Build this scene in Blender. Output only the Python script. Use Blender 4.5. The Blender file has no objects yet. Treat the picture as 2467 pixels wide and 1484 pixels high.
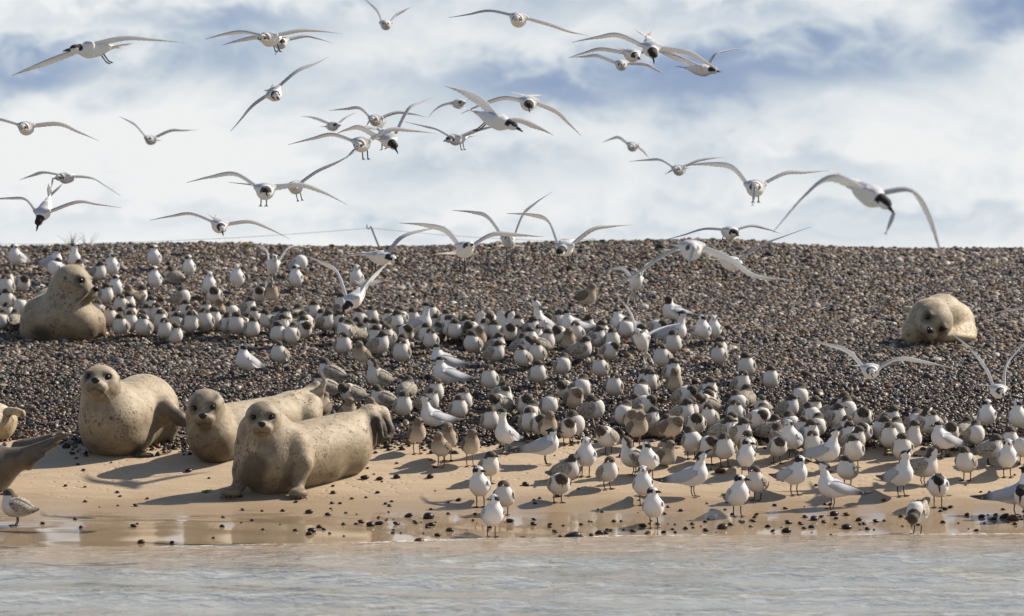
import bpy, math, random
import numpy as np
from mathutils import Vector, Matrix

rng = np.random.default_rng(7)
random.seed(7)
scene = bpy.context.scene
col = scene.collection
D2R = math.radians

# ---------------------------------------------------------------- camera
# The lens is described by F (picture widths in 2467ths per unit of slope) and the row of the horizon.
F, CX, HZ, CAMZ = 11250.0, 1233.5, 662.0, 1.7
cam_d = bpy.data.cameras.new("camera")
cam = bpy.data.objects.new("camera", cam_d)
col.objects.link(cam)
cam.location = (0, 0, CAMZ)
cam.rotation_euler = (D2R(90), 0, 0)
cam_d.sensor_width = 36.0
cam_d.lens = 36.0 * F / 2467.0
cam_d.shift_y = -(742.0 - HZ) / 2467.0
cam_d.clip_start = 0.5
cam_d.clip_end = 3000
cam_d.dof.use_dof = True
cam_d.dof.focus_distance = 32.0
cam_d.dof.aperture_fstop = 5.0
scene.camera = cam

# ---------------------------------------------------------------- view, sun, sky
scene.view_settings.view_transform = 'Standard'
scene.view_settings.look = 'None'
scene.view_settings.gamma = 1.0
scene.view_settings.use_curve_mapping = False
scene.view_settings.exposure = 0.50

SUN_EL, SUN_AZ = D2R(38), D2R(26)          # azimuth from picture-right (+x) towards the back (+y)
sdir = Vector((math.cos(SUN_EL) * math.cos(SUN_AZ), math.cos(SUN_EL) * math.sin(SUN_AZ), math.sin(SUN_EL)))
sun_d = bpy.data.lights.new("sun", 'SUN')
sun_d.energy = 5.0
sun_d.angle = D2R(0.55)
sun_d.color = (1.0, 0.90, 0.76)
sun = bpy.data.objects.new("sun", sun_d)
col.objects.link(sun)
sun.rotation_euler = sdir.to_track_quat('Z', 'Y').to_euler()

world = bpy.data.worlds.new("World")
scene.world = world
world.use_nodes = True


class NT:
    """Small wrapper that makes node trees short to write."""
    def __init__(self, tree):
        self.t = tree
        for n in list(tree.nodes):
            tree.nodes.remove(n)

    def n(self, kind, ins=None, **props):
        nd = self.t.nodes.new(kind)
        for k, v in props.items():
            setattr(nd, k, v)
        if ins:
            for k, v in ins.items():
                s = nd.inputs[k]
                if isinstance(v, bpy.types.NodeSocket):
                    self.t.links.new(v, s)
                else:
                    if isinstance(v, (tuple, list)) and len(v) == 3 and s.type == 'RGBA':
                        v = (*v, 1.0)
                    s.default_value = v
        return nd

    def math(self, op, a, b=None, c=None, clamp=False):
        nd = self.t.nodes.new('ShaderNodeMath')
        nd.operation = op
        nd.use_clamp = clamp
        for i, v in enumerate((a, b, c)):
            if v is None:
                continue
            if isinstance(v, bpy.types.NodeSocket):
                self.t.links.new(v, nd.inputs[i])
            else:
                nd.inputs[i].default_value = v
        return nd.outputs[0]

    def mix(self, f, a, b, blend='MIX'):
        nd = self.t.nodes.new('ShaderNodeMix')
        nd.data_type = 'RGBA'
        nd.blend_type = blend
        for s, v in ((nd.inputs['Factor'], f), (nd.inputs[6], a), (nd.inputs[7], b)):
            if isinstance(v, bpy.types.NodeSocket):
                self.t.links.new(v, s)
            elif s.type == 'RGBA':
                s.default_value = (*v, 1.0) if len(v) == 3 else v
            else:
                s.default_value = v
        return nd.outputs[2]

    def ramp(self, f, stops, interp='LINEAR'):
        nd = self.t.nodes.new('ShaderNodeValToRGB')
        cr = nd.color_ramp
        cr.interpolation = interp
        while len(cr.elements) < len(stops):
            cr.elements.new(0.5)
        for e, (p, c) in zip(cr.elements, stops):
            e.position = p
            e.color = (*c, 1.0) if len(c) == 3 else c
        self.t.links.new(f, nd.inputs[0])
        return nd.outputs[0]

    def noise(self, vec, scale, detail=3.0, rough=0.55, dist=0.0):
        return self.n('ShaderNodeTexNoise', {'Vector': vec, 'Scale': scale, 'Detail': detail, 'Roughness': rough, 'Distortion': dist}).outputs[0]

    def sm(self, v, lo, hi):
        nd = self.n('ShaderNodeMapRange', {'Value': v, 'From Min': lo, 'From Max': hi})
        nd.interpolation_type = 'SMOOTHSTEP'
        return nd.outputs[0]

    def link(self, a, b):
        self.t.links.new(a, b)


def build_sky():
    w = NT(world.node_tree)
    sky = w.n('ShaderNodeTexSky', sky_type='NISHITA', sun_disc=False, sun_elevation=SUN_EL,
              sun_rotation=math.pi / 2 - SUN_AZ, air_density=1.0, dust_density=0.6, ozone_density=1.0)
    tc = w.n('ShaderNodeTexCoord').outputs['Generated']
    xyz = w.n('ShaderNodeSeparateXYZ', {0: tc})
    x, y, z = xyz.outputs
    p = w.n('ShaderNodeMapping', {'Vector': tc, 'Scale': (1.0, 1.0, 1.7)}).outputs[0]
    big = w.noise(p, 7.0, 3.0, 0.55, 0.4)
    fine = w.noise(p, 26.0, 5.0, 0.58, 0.6)
    tuft = w.noise(p, 85.0, 5.0, 0.58, 0.5)
    # slope coordinates of the open blue-grey gaps between the clouds
    az = w.math('DIVIDE', x, w.math('MAXIMUM', y, 0.05))
    el = w.math('DIVIDE', z, w.math('MAXIMUM', y, 0.05))
    gaps = None
    wob = w.math('MULTIPLY', w.math('SUBTRACT', fine, 0.5), 0.034)
    wob2 = w.math('MULTIPLY', w.math('SUBTRACT', tuft, 0.5), 0.018)
    for gx, gy, sx, sy, tilt, amp in ((1780, 175, 430, 85, -0.07, 0.90), (1380, 215, 300, 70, 0.02, 0.8), (60, 185, 420, 80, -0.12, 0.95), (2440, 25, 150, 65, 0.0, 1.0),
                                      (1500, 25, 560, 40, 0.02, 0.35), (2250, 130, 240, 70, -0.25, 0.45), (420, 45, 460, 50, 0.0, 0.55), (1950, 395, 330, 40, 0.1, 0.22),
                                      (1120, 400, 430, 50, -0.05, 0.2), (2150, 520, 520, 32, 0.0, 0.26), (300, 520, 600, 45, 0, 0.20), (1300, 560, 1200, 26, 0, 0.24)):
        ax, ay = (gx - CX) / F, (HZ - gy) / F
        dx = w.math('ADD', w.math('SUBTRACT', az, ax), wob)
        dy = w.math('ADD', w.math('ADD', w.math('SUBTRACT', el, ay), w.math('MULTIPLY', dx, tilt)), wob2)
        q = w.math('ADD', w.math('POWER', w.math('DIVIDE', w.math('ABSOLUTE', dx), sx / F), 2.0),
                   w.math('POWER', w.math('DIVIDE', w.math('ABSOLUTE', dy), sy / F), 2.0))
        g = w.math('MULTIPLY', w.math('EXPONENT', w.math('MULTIPLY', q, -0.8)), amp)
        gaps = g if gaps is None else w.math('MAXIMUM', gaps, g)
    front = w.sm(y, 0.2, 0.6)
    gaps = w.math('MULTIPLY', gaps, front)
    fbm = w.math('ADD', w.math('MULTIPLY', big, 0.44), w.math('ADD', w.math('MULTIPLY', fine, 0.36), w.math('MULTIPLY', tuft, 0.20)))
    # lit-cloud amount, then the thin cloud, then open sky higher up
    lit = w.math('ADD', w.math('MULTIPLY', w.math('SUBTRACT', fbm, 0.5), 2.1), 0.89)
    lit = w.math('SUBTRACT', lit, w.math('MULTIPLY', gaps, 0.74))
    lit = w.math('SUBTRACT', lit, w.math('MULTIPLY', w.sm(z, 0.06, 0.5), 0.30))
    shade = w.ramp(lit, [(0.10, (0.235, 0.33, 0.52)), (0.34, (0.35, 0.44, 0.60)), (0.56, (0.54, 0.62, 0.71)), (0.74, (0.74, 0.79, 0.83)), (0.92, (0.90, 0.915, 0.92))])
    cover = w.sm(w.math('SUBTRACT', fbm, w.math('MULTIPLY', w.sm(z, 0.05, 0.6), 0.30)), 0.30, 0.50)
    cover = w.math('MAXIMUM', cover, w.math('SUBTRACT', 1.0, w.sm(z, 0.16, 0.42)))
    b1 = w.n('ShaderNodeBackground', {'Color': sky.outputs[0], 'Strength': 0.09})
    b2 = w.n('ShaderNodeBackground', {'Color': shade, 'Strength': 0.68})
    ms = w.n('ShaderNodeMixShader', {0: cover, 1: b1.outputs[0], 2: b2.outputs[0]})
    out = w.n('ShaderNodeOutputWorld')
    w.link(ms.outputs[0], out.inputs[0])


build_sky()


# ---------------------------------------------------------------- helpers
def tag(o, label=None, cat=None, group=None, kind=None):
    for k, v in (('label', label), ('category', cat), ('group', group), ('kind', kind)):
        if v:
            o[k] = v
    return o


def mesh_from(name, verts, faces, mat=None, smooth=True, colors=None, mottle=None):
    me = bpy.data.meshes.new(name)
    me.from_pydata([tuple(map(float, v)) for v in verts], [], [tuple(int(i) for i in f) for f in faces])
    if smooth:
        me.polygons.foreach_set('use_smooth', np.ones(len(me.polygons), dtype=bool))
    if colors is not None:
        a = me.color_attributes.new('Col', 'FLOAT_COLOR', 'POINT')
        c = np.ones((len(verts), 4), dtype=np.float32)
        c[:, :3] = colors
        a.data.foreach_set('color', c.ravel())
    if mottle is not None:
        a = me.attributes.new('mottle', 'FLOAT', 'POINT')
        a.data.foreach_set('value', np.asarray(mottle, dtype=np.float32))
    if mat:
        me.materials.append(mat)
    me.update()
    return me


def link(name, data, parent=None):
    o = bpy.data.objects.new(name, data)
    col.objects.link(o)
    if parent:
        o.parent = parent
    return o


def px(x, y, Y):
    """World point that shows at picture place (x, y) when it stands Y metres away."""
    return np.array([(x - CX) / F * Y, Y, CAMZ - (y - HZ) / F * Y])


# --- signed distance shapes and the surface that wraps them
def d_cone(P, a, r1, b, r2):
    a, b = np.asarray(a, float), np.asarray(b, float)
    ba = b - a
    l2 = max(float(ba @ ba), 1e-12)
    rr = r1 - r2
    a2 = l2 - rr * rr
    il2 = 1.0 / l2
    pa = P - a
    y = pa @ ba
    z = y - l2
    x2 = np.sum((pa * l2 - y[..., None] * ba) ** 2, -1)
    y2 = y * y * l2
    z2 = z * z * l2
    if a2 <= 0:
        return np.minimum(np.linalg.norm(P - a, axis=-1) - r1, np.linalg.norm(P - b, axis=-1) - r2)
    k = np.sign(rr) * rr * rr * x2
    d = (np.sqrt(x2 * a2 * il2) + y * rr) * il2 - r1
    m1 = np.sign(z) * a2 * z2 > k
    m2 = np.sign(y) * a2 * y2 < k
    d = np.where(m2, np.sqrt(x2 + y2) * il2 - r1, d)
    d = np.where(m1, np.sqrt(x2 + z2) * il2 - r2, d)
    return d


def d_ell(P, c, r, R=None):
    q = P - np.asarray(c, float)
    if R is not None:
        q = q @ np.asarray(R)          # columns of R are the axes
    r = np.asarray(r, float)
    k0 = np.linalg.norm(q / r, axis=-1)
    k1 = np.linalg.norm(q / (r * r), axis=-1)
    return k0 * (k0 - 1.0) / np.maximum(k1, 1e-9)


def sdf(prims, P):
    d = None
    for pr in prims:
        kind, k = pr[0], pr[1]
        e = d_cone(P, *pr[2:]) if kind == 'c' else d_ell(P, *pr[2:])
        if d is None:
            d = e
        else:
            h = np.clip(0.5 + 0.5 * (e - d) / k, 0, 1)
            d = e * (1 - h) + d * h - k * h * (1 - h)
    return d


def bounds(prims, pad):
    lo, hi = np.full(3, 1e9), np.full(3, -1e9)
    for pr in prims:
        if pr[0] == 'c':
            _, _, a, r1, b, r2 = pr
            for p, r in ((a, r1), (b, r2)):
                lo = np.minimum(lo, np.asarray(p) - r)
                hi = np.maximum(hi, np.asarray(p) + r)
        else:
            m = max(pr[3])
            lo = np.minimum(lo, np.asarray(pr[2]) - m)
            hi = np.maximum(hi, np.asarray(pr[2]) + m)
    return lo - pad, hi + pad


def wrap(prims, h, extra=None):
    """Surface-nets mesh of the smooth union of PRIMS on a grid of step h."""
    lo, hi = bounds(prims, 2.5 * h)
    n = np.ceil((hi - lo) / h).astype(int) + 1
    ax = [lo[i] + h * np.arange(n[i]) for i in range(3)]
    G = np.stack(np.meshgrid(*ax, indexing='ij'), -1)
    D = sdf(prims, G)
    if extra is not None:
        D = extra(G, D)
    nx, ny, nz = D.shape
    acc = np.zeros((nx - 1, ny - 1, nz - 1, 3))
    cnt = np.zeros((nx - 1, ny - 1, nz - 1))
    sl = lambda o, m: slice(o, m - 1 + o)
    corners = [(i, j, k) for i in (0, 1) for j in (0, 1) for k in (0, 1)]
    for c0 in corners:
        for axis in range(3):
            if c0[axis]:
                continue
            c1 = list(c0)
            c1[axis] = 1
            d0 = D[sl(c0[0], nx), sl(c0[1], ny), sl(c0[2], nz)]
            d1 = D[sl(c1[0], nx), sl(c1[1], ny), sl(c1[2], nz)]
            m = (d0 < 0) != (d1 < 0)
            t = np.where(m, d0 / np.where(m, d0 - d1, 1.0), 0.0)
            pos = [np.where(m, float(c0[q]) + (t if q == axis else 0.0), 0.0) for q in range(3)]
            acc += np.stack(pos, -1)
            cnt += m
    act = cnt > 0
    idx = np.full(act.shape, -1)
    idx[act] = np.arange(act.sum())
    ii = np.argwhere(act)
    V = lo + h * (ii + acc[act] / cnt[act][:, None])
    faces = []
    S = D < 0
    for axis in range(3):
        a, b = (axis + 1) % 3, (axis + 2) % 3
        s0 = [slice(None)] * 3
        s1 = [slice(None)] * 3
        s0[axis] = slice(0, -1)
        s1[axis] = slice(1, None)
        A, B = S[tuple(s0)], S[tuple(s1)]
        e = np.argwhere(A != B)
        ok = (e[:, a] > 0) & (e[:, b] > 0) & (e[:, a] < D.shape[a] - 1) & (e[:, b] < D.shape[b] - 1)
        e = e[ok]
        q = []
        for da, db in ((-1, -1), (0, -1), (0, 0), (-1, 0)):
            f = e.copy()
            f[:, a] += da
            f[:, b] += db
            q.append(idx[f[:, 0], f[:, 1], f[:, 2]])
        q = np.stack(q, 1)
        flip = ~A[e[:, 0], e[:, 1], e[:, 2]]
        q[flip] = q[flip][:, ::-1]
        faces.append(q)
    return V, np.concatenate(faces)


def tube(pts, radii, n=6):
    pts = [np.asarray(p, float) for p in pts]
    V, Fc = [], []
    for i, p in enumerate(pts):
        t = pts[min(i + 1, len(pts) - 1)] - pts[max(i - 1, 0)]
        t = t / (np.linalg.norm(t) + 1e-9)
        u = np.cross(t, (0.0, 0.0, 1.0) if abs(t[2]) < 0.9 else (1.0, 0.0, 0.0))
        u /= np.linalg.norm(u)
        v = np.cross(t, u)
        for k in range(n):
            a = 2 * math.pi * k / n
            V.append(p + radii[i] * (math.cos(a) * u + math.sin(a) * v))
    for i in range(len(pts) - 1):
        for k in range(n):
            Fc.append((i * n + k, i * n + (k + 1) % n, (i + 1) * n + (k + 1) % n, (i + 1) * n + k))
    Fc.append(tuple(range(n - 1, -1, -1)))
    Fc.append(tuple(range((len(pts) - 1) * n, len(pts) * n)))
    return V, Fc


def join(parts):
    V, Fc = [], []
    for v, f in parts:
        o = len(V)
        V += [np.asarray(q, float) for q in v]
        Fc += [tuple(int(i) + o for i in g) for g in f]
    return V, Fc


def ball(c, r, nu=10, nv=6):
    r = (r, r, r) if np.isscalar(r) else r
    V = [(c[0], c[1], c[2] - r[2])]
    for j in range(1, nv):
        t = math.pi * j / nv - math.pi / 2
        for i in range(nu):
            a = 2 * math.pi * i / nu
            V.append((c[0] + r[0] * math.cos(t) * math.cos(a), c[1] + r[1] * math.cos(t) * math.sin(a), c[2] + r[2] * math.sin(t)))
    V.append((c[0], c[1], c[2] + r[2]))
    Fc = [(0, 1 + (i + 1) % nu, 1 + i) for i in range(nu)]
    for j in range(nv - 2):
        for i in range(nu):
            a, b = 1 + j * nu + i, 1 + j * nu + (i + 1) % nu
            Fc.append((a, b, b + nu, a + nu))
    o = 1 + (nv - 2) * nu
    Fc += [(o + i, o + (i + 1) % nu, len(V) - 1) for i in range(nu)]
    return V, Fc


# ---------------------------------------------------------------- the lie of the land
_Y = np.array([0.0, 15, 22, 26, 28.5, 30, 30.9, 31.8, 33.6, 35.7, 39.9, 44.0, 46.3, 48.3, 49.8, 53, 62, 90, 500])
_Z = np.array([-2.0, -1.1, -0.6, -0.32, -0.12, 0, 0.055, 0.145, 0.497, 0.786, 1.211, 1.552, 1.790, 2.006, 1.990, 1.70, 1.2, 0.9, 0.9])
_gy = np.linspace(0, 500, 50001)
_gz = np.interp(_gy, _Y, _Z)
_ker = np.hanning(81)
_ker /= _ker.sum()
_gz = np.convolve(np.pad(_gz, 40, mode='edge'), _ker, 'valid')


def wav(x, y, s, seed):
    """Cheap smooth noise out of sines, about -1 to 1."""
    r = np.random.default_rng(seed)
    v = 0
    for k in range(6):
        a = r.uniform(0, 2 * math.pi)
        f = s * (0.5 + 0.35 * k)
        v = v + np.sin(f * (x * math.cos(a) + y * math.sin(a)) + r.uniform(0, 6.28)) / (1 + 0.5 * k)
    return v / 2.6


def toe(x):
    return 33.6 + 0.16 * np.sin(x * 1.1 + 0.6) + 0.08 * np.sin(x * 3.1) + 0.04 * np.sin(x * 7.0)


def ground(x, y):
    x, y = np.asarray(x, float), np.asarray(y, float)
    fade = np.clip((31.9 - y) / 1.4, 0, 1)
    z = np.interp(y + 0.85 * np.clip(-x / 2.2, -1, 1) * fade, _gy, _gz)
    sh = np.clip((y - 34) / 3, 0, 1)
    z = z + sh * (0.045 * wav(x, y, 0.9, 3) + 0.022 * wav(x, y, 2.6, 4)) + np.clip((y - 44.5) / 3, 0, 1) * (0.018 * wav(x, y * 0, 1.2, 9) - 0.022 * np.clip(x - 2.0, 0, 3))
    sa = np.clip((y - 29.5) / 0.6, 0, 1) * np.clip((33 - y) / 0.6, 0, 1)
    z = z + sa * (0.016 * wav(x, y, 1.6, 5) + 0.006 * wav(x, y, 6.0, 6))
    wl = np.clip(1 - abs(y - 30.2) / 1.2, 0, 1)
    return z + wl * (0.016 * wav(x, y * 0.5, 1.5, 8) + 0.006 * wav(x, y, 5.0, 18))


def solve(xd, yd, H=0.0):
    """Distance at which something H high on the ground has its top at picture place (xd, yd)."""
    Y = np.linspace(29.0, 48.6, 3800)
    X = (xd - CX) / F * Y
    yy = HZ - (ground(X, Y) + H - CAMZ) * F / Y
    k = np.argmax(yy <= yd)
    if yy[k] > yd:
        k = int(np.argmin(yy))
    return float(X[k]), float(Y[k]), float(ground(X[k], Y[k]))
# ---------------------------------------------------------------- materials
def material(name):
    m = bpy.data.materials.new(name)
    m.use_nodes = True
    return m, NT(m.node_tree)


def finish(w, shader):
    out = w.n('ShaderNodeOutputMaterial')
    w.link(shader, out.inputs[0])


def simple(name, color, rough=0.6, bump=0.0, scale=60.0, spec=0.4, var=0.25, coat=0.0):
    m, w = material(name)
    tc = w.n('ShaderNodeTexCoord').outputs['Object']
    nz = w.noise(tc, scale, 3.0)
    dark = tuple(c * (1 - var) for c in color)
    lite = tuple(min(1.0, c * (1 + var)) for c in color)
    c = w.ramp(nz, [(0.3, dark), (0.7, lite)])
    b = w.n('ShaderNodeBsdfPrincipled', {'Base Color': c, 'Roughness': rough, 'Specular IOR Level': spec, 'Coat Weight': coat, 'Coat Roughness': 0.05})
    if bump:
        w.link(w.n('ShaderNodeBump', {'Height': nz, 'Strength': bump, 'Distance': 0.01}).outputs[0], b.inputs['Normal'])
    finish(w, b.outputs[0])
    return m


def plumage(name, thin=0.0, scale=135.0):
    m, w = material(name)
    c = w.n('ShaderNodeAttribute', attribute_name='Col').outputs['Color']
    mo = w.n('ShaderNodeAttribute', attribute_name='mottle').outputs['Fac']
    oi = w.n('ShaderNodeObjectInfo').outputs['Random']
    tc = w.n('ShaderNodeTexCoord').outputs['Object']
    off = w.n('ShaderNodeCombineXYZ', {0: w.math('MULTIPLY', oi, 13.0), 1: oi, 2: oi}).outputs[0]
    tcv = w.n('ShaderNodeVectorMath', {0: tc, 1: off}, operation='ADD').outputs[0]
    st = w.n('ShaderNodeMapping', {'Vector': tcv, 'Scale': (1.0, 0.6, 1.0)}).outputs[0]
    vor = w.n('ShaderNodeTexVoronoi', {'Vector': st, 'Scale': scale, 'Randomness': 0.9}, feature='F1').outputs['Distance']
    nz = w.noise(tcv, 45.0, 3.0)
    scales = w.math('MULTIPLY', w.sm(vor, 0.30, 0.66), w.sm(nz, 0.30, 0.62))
    dk = w.math('MULTIPLY', scales, mo)
    c2 = w.mix(dk, c, (0.075, 0.058, 0.042))
    fz = w.noise(tcv, 160.0, 2.0)
    c3 = w.mix(0.06 if thin else 0.22, c2, w.ramp(fz, [(0.3, (0.80, 0.79, 0.77)), (0.7, (1.05, 1.05, 1.05))]), 'MULTIPLY')
    b = w.n('ShaderNodeBsdfPrincipled', {'Base Color': c3, 'Roughness': 0.75, 'Specular IOR Level': 0.25, 'Sheen Weight': 0.12, 'Sheen Roughness': 0.5})
    w.link(w.n('ShaderNodeBump', {'Height': w.noise(tcv, 120.0, 3.0), 'Strength': 0.35, 'Distance': 0.004}).outputs[0], b.inputs['Normal'])
    sh = b.outputs[0]
    if thin:
        tr = w.n('ShaderNodeBsdfTranslucent', {'Color': c3})
        sh = w.n('ShaderNodeMixShader', {0: thin, 1: sh, 2: tr.outputs[0]}).outputs[0]
    finish(w, sh)
    return m


M_PLUME = plumage("plumage")
M_WING = plumage("flight_feathers", 0.42)
M_TAIL = plumage("tail_feathers", 0.40)
M_BEAK_K = simple("black_beak", (0.022, 0.02, 0.019), 0.4)
M_BEAK_B = simple("brown_beak", (0.10, 0.065, 0.045), 0.45)
M_TIP = simple("yellow_beak_tip", (0.62, 0.40, 0.07), 0.45)
M_HORN = simple("pale_beak_tip", (0.42, 0.35, 0.25), 0.45)
M_MOUTH = simple("red_mouth", (0.32, 0.09, 0.06), 0.5)
M_LEG_K = simple("dark_leg", (0.028, 0.026, 0.024), 0.5)
M_LEG_P = simple("dull_pink_leg", (0.20, 0.105, 0.085), 0.5)
M_LEG_R = simple("red_leg", (0.25, 0.05, 0.04), 0.5)
M_EYE = simple("glossy_eye", (0.006, 0.005, 0.005), 0.24, spec=0.35)
M_FISH = simple("silver_fish", (0.34, 0.36, 0.38), 0.28, spec=0.8)
M_NOSE = simple("seal_nose", (0.012, 0.011, 0.011), 0.35, 0.4, 90)
M_WHISK = simple("whisker", (0.42, 0.36, 0.26), 0.5)
M_CLAW = simple("claw", (0.10, 0.075, 0.05), 0.45)
M_POST = simple("weathered_post", (0.11, 0.10, 0.09), 0.8, 0.4, 40)
M_WIRE = simple("dull_wire", (0.30, 0.30, 0.30), 0.6)
M_LEAF = simple("leaf_green", (0.09, 0.15, 0.035), 0.6)
M_STRAW = simple("dry_straw", (0.20, 0.20, 0.13), 0.7)
M_WEED = simple("green_weed", (0.10, 0.20, 0.02), 0.4)


def seal_skin(name, wet=0.0, spots=1.0):
    m, w = material(name)
    c = w.n('ShaderNodeAttribute', attribute_name='Col').outputs['Color']
    mo = w.n('ShaderNodeAttribute', attribute_name='mottle').outputs['Fac']
    oi = w.n('ShaderNodeObjectInfo').outputs['Random']
    tc = w.n('ShaderNodeTexCoord').outputs['Object']
    off = w.n('ShaderNodeCombineXYZ', {0: w.math('MULTIPLY', oi, 31.0), 1: oi, 2: oi}).outputs[0]
    v = w.n('ShaderNodeVectorMath', {0: tc, 1: off}, operation='ADD').outputs[0]
    patch = w.noise(v, 4.5, 3.0, 0.6, 0.6)
    sp1 = w.noise(v, 30.0, 2.0, 0.5, 0.7)
    sp2 = w.noise(v, 62.0, 2.0, 0.5, 0.5)
    zone = w.sm(w.noise(v, 6.0, 2.0), 0.36, 0.60)
    s = w.math('MAXIMUM', w.sm(sp1, 0.57, 0.66), w.math('MULTIPLY', w.sm(sp2, 0.57, 0.67), 0.85))
    s = w.math('MULTIPLY', w.math('MULTIPLY', s, zone), w.math('MULTIPLY', mo, 1.0 * spots))
    c1 = w.mix(1.0, c, w.ramp(patch, [(0.3, (0.72, 0.69, 0.64)), (0.66, (1.10, 1.09, 1.07))]), 'MULTIPLY')
    c2 = w.mix(s, c1, (0.12, 0.070, 0.036))
    fur = w.n('ShaderNodeMapping', {'Vector': v, 'Scale': (60.0, 60.0, 150.0)}).outputs[0]
    fz = w.noise(fur, 2.6, 4.0, 0.7)
    med = w.noise(v, 15.0, 4.0, 0.65, 0.5)
    c2 = w.mix(0.8, c2, w.ramp(med, [(0.30, (0.62, 0.60, 0.57)), (0.50, (0.96, 0.96, 0.96)), (0.75, (1.2, 1.18, 1.15))]), 'MULTIPLY')
    c3 = w.mix(0.6, c2, w.ramp(fz, [(0.28, (0.76, 0.75, 0.73)), (0.72, (1.12, 1.12, 1.12))]), 'MULTIPLY')
    b = w.n('ShaderNodeBsdfPrincipled', {'Base Color': c3, 'Roughness': 0.55 - 0.2 * wet, 'Specular IOR Level': 0.35 + 0.25 * wet,
                                        'Sheen Weight': 0.14, 'Sheen Roughness': 0.45, 'Sheen Tint': (1.0, 0.93, 0.8)})
    wr = w.noise(w.n('ShaderNodeMapping', {'Vector': v, 'Scale': (0.7, 0.7, 1.7)}).outputs[0], 9.0, 4.0, 0.62, 1.6)
    b1 = w.n('ShaderNodeBump', {'Height': wr, 'Strength': 0.22, 'Distance': 0.02})
    b2 = w.n('ShaderNodeBump', {'Height': med, 'Strength': 0.35, 'Distance': 0.010, 'Normal': b1.outputs[0]})
    b2 = w.n('ShaderNodeBump', {'Height': fz, 'Strength': 0.5, 'Distance': 0.005, 'Normal': b2.outputs[0]})
    w.link(b2.outputs[0], b.inputs['Normal'])
    finish(w, b.outputs[0])
    return m


M_SEAL = seal_skin("seal_fur")
M_SEAL_WET = seal_skin("wet_seal_fur", 0.8, 1.0)


def sand_material():
    m, w = material("beach_sand")
    g = w.n('ShaderNodeNewGeometry').outputs['Position']
    xyz = w.n('ShaderNodeSeparateXYZ', {0: g})
    z = xyz.outputs[2]
    big = w.noise(g, 1.1, 3.0)
    st = w.n('ShaderNodeMapping', {'Vector': g, 'Scale': (1.0, 3.0, 1.0)}).outputs[0]
    mid = w.noise(st, 3.0, 4.0, 0.6)
    fine = w.noise(g, 260.0, 2.0)
    zz = w.math('ADD', z, w.math('MULTIPLY', w.math('SUBTRACT', mid, 0.5), 0.09))
    zz = w.math('ADD', zz, w.math('MULTIPLY', w.math('SUBTRACT', big, 0.5), 0.06))
    wet = w.math('SUBTRACT', 1.0, w.sm(zz, 0.12, 0.24))
    film = w.math('SUBTRACT', 1.0, w.sm(w.math('ADD', z, w.math('MULTIPLY', w.math('SUBTRACT', mid, 0.5), 0.17)), 0.075, 0.125))
    damp = w.math('SUBTRACT', 1.0, w.sm(zz, 0.18, 0.5))
    dry = w.ramp(mid, [(0.3, (0.42, 0.330, 0.232)), (0.7, (0.475, 0.378, 0.270))])
    dry = w.mix(w.math('MULTIPLY', damp, 0.45), dry, (0.40, 0.305, 0.205))
    c = w.mix(wet, dry, (0.30, 0.222, 0.145))
    grain = w.ramp(fine, [(0.30, (0.80, 0.79, 0.78)), (0.70, (1.14, 1.14, 1.14))])
    c = w.mix(0.8, c, grain, 'MULTIPLY')
    vd = w.n('ShaderNodeTexVoronoi', {'Vector': g, 'Scale': 26.0}, feature='F1').outputs['Distance']
    fleck = w.math('MULTIPLY', w.math('SUBTRACT', 1.0, w.sm(vd, 0.05, 0.12)), w.sm(w.noise(g, 4.0, 2.0), 0.5, 0.7))
    c = w.mix(w.math('MULTIPLY', fleck, 0.6), c, (0.10, 0.07, 0.045))
    rough = w.math('SUBTRACT', 0.85, w.math('ADD', w.math('MULTIPLY', wet, 0.45), w.math('MULTIPLY', film, 0.32)))
    b = w.n('ShaderNodeBsdfPrincipled', {'Base Color': c, 'Roughness': rough, 'Specular IOR Level': w.math('ADD', 0.15, w.math('MULTIPLY', film, 0.35)), 'IOR': 1.38})
    dryf = w.math('SUBTRACT', 1.0, w.math('MAXIMUM', w.math('MULTIPLY', wet, 0.8), film))
    b1 = w.n('ShaderNodeBump', {'Height': mid, 'Strength': w.math('MULTIPLY', dryf, 0.5), 'Distance': 0.03})
    vt = w.n('ShaderNodeTexVoronoi', {'Vector': g, 'Scale': 13.0, 'Randomness': 1.0}, feature='F1').outputs['Distance']
    pit = w.math('MULTIPLY', w.math('SUBTRACT', 1.0, w.sm(vt, 0.10, 0.30)), w.sm(w.noise(g, 1.6, 2.0), 0.42, 0.60))
    b1 = w.n('ShaderNodeBump', {'Height': pit, 'Strength': w.math('MULTIPLY', dryf, 0.8), 'Distance': -0.008, 'Normal': b1.outputs[0]})
    b2 = w.n('ShaderNodeBump', {'Height': w.noise(g, 55.0, 3.0), 'Strength': w.math('MULTIPLY', dryf, 0.6), 'Distance': 0.006, 'Normal': b1.outputs[0]})
    w.link(b2.outputs[0], b.inputs['Normal'])
    finish(w, b.outputs[0])
    return m


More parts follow.
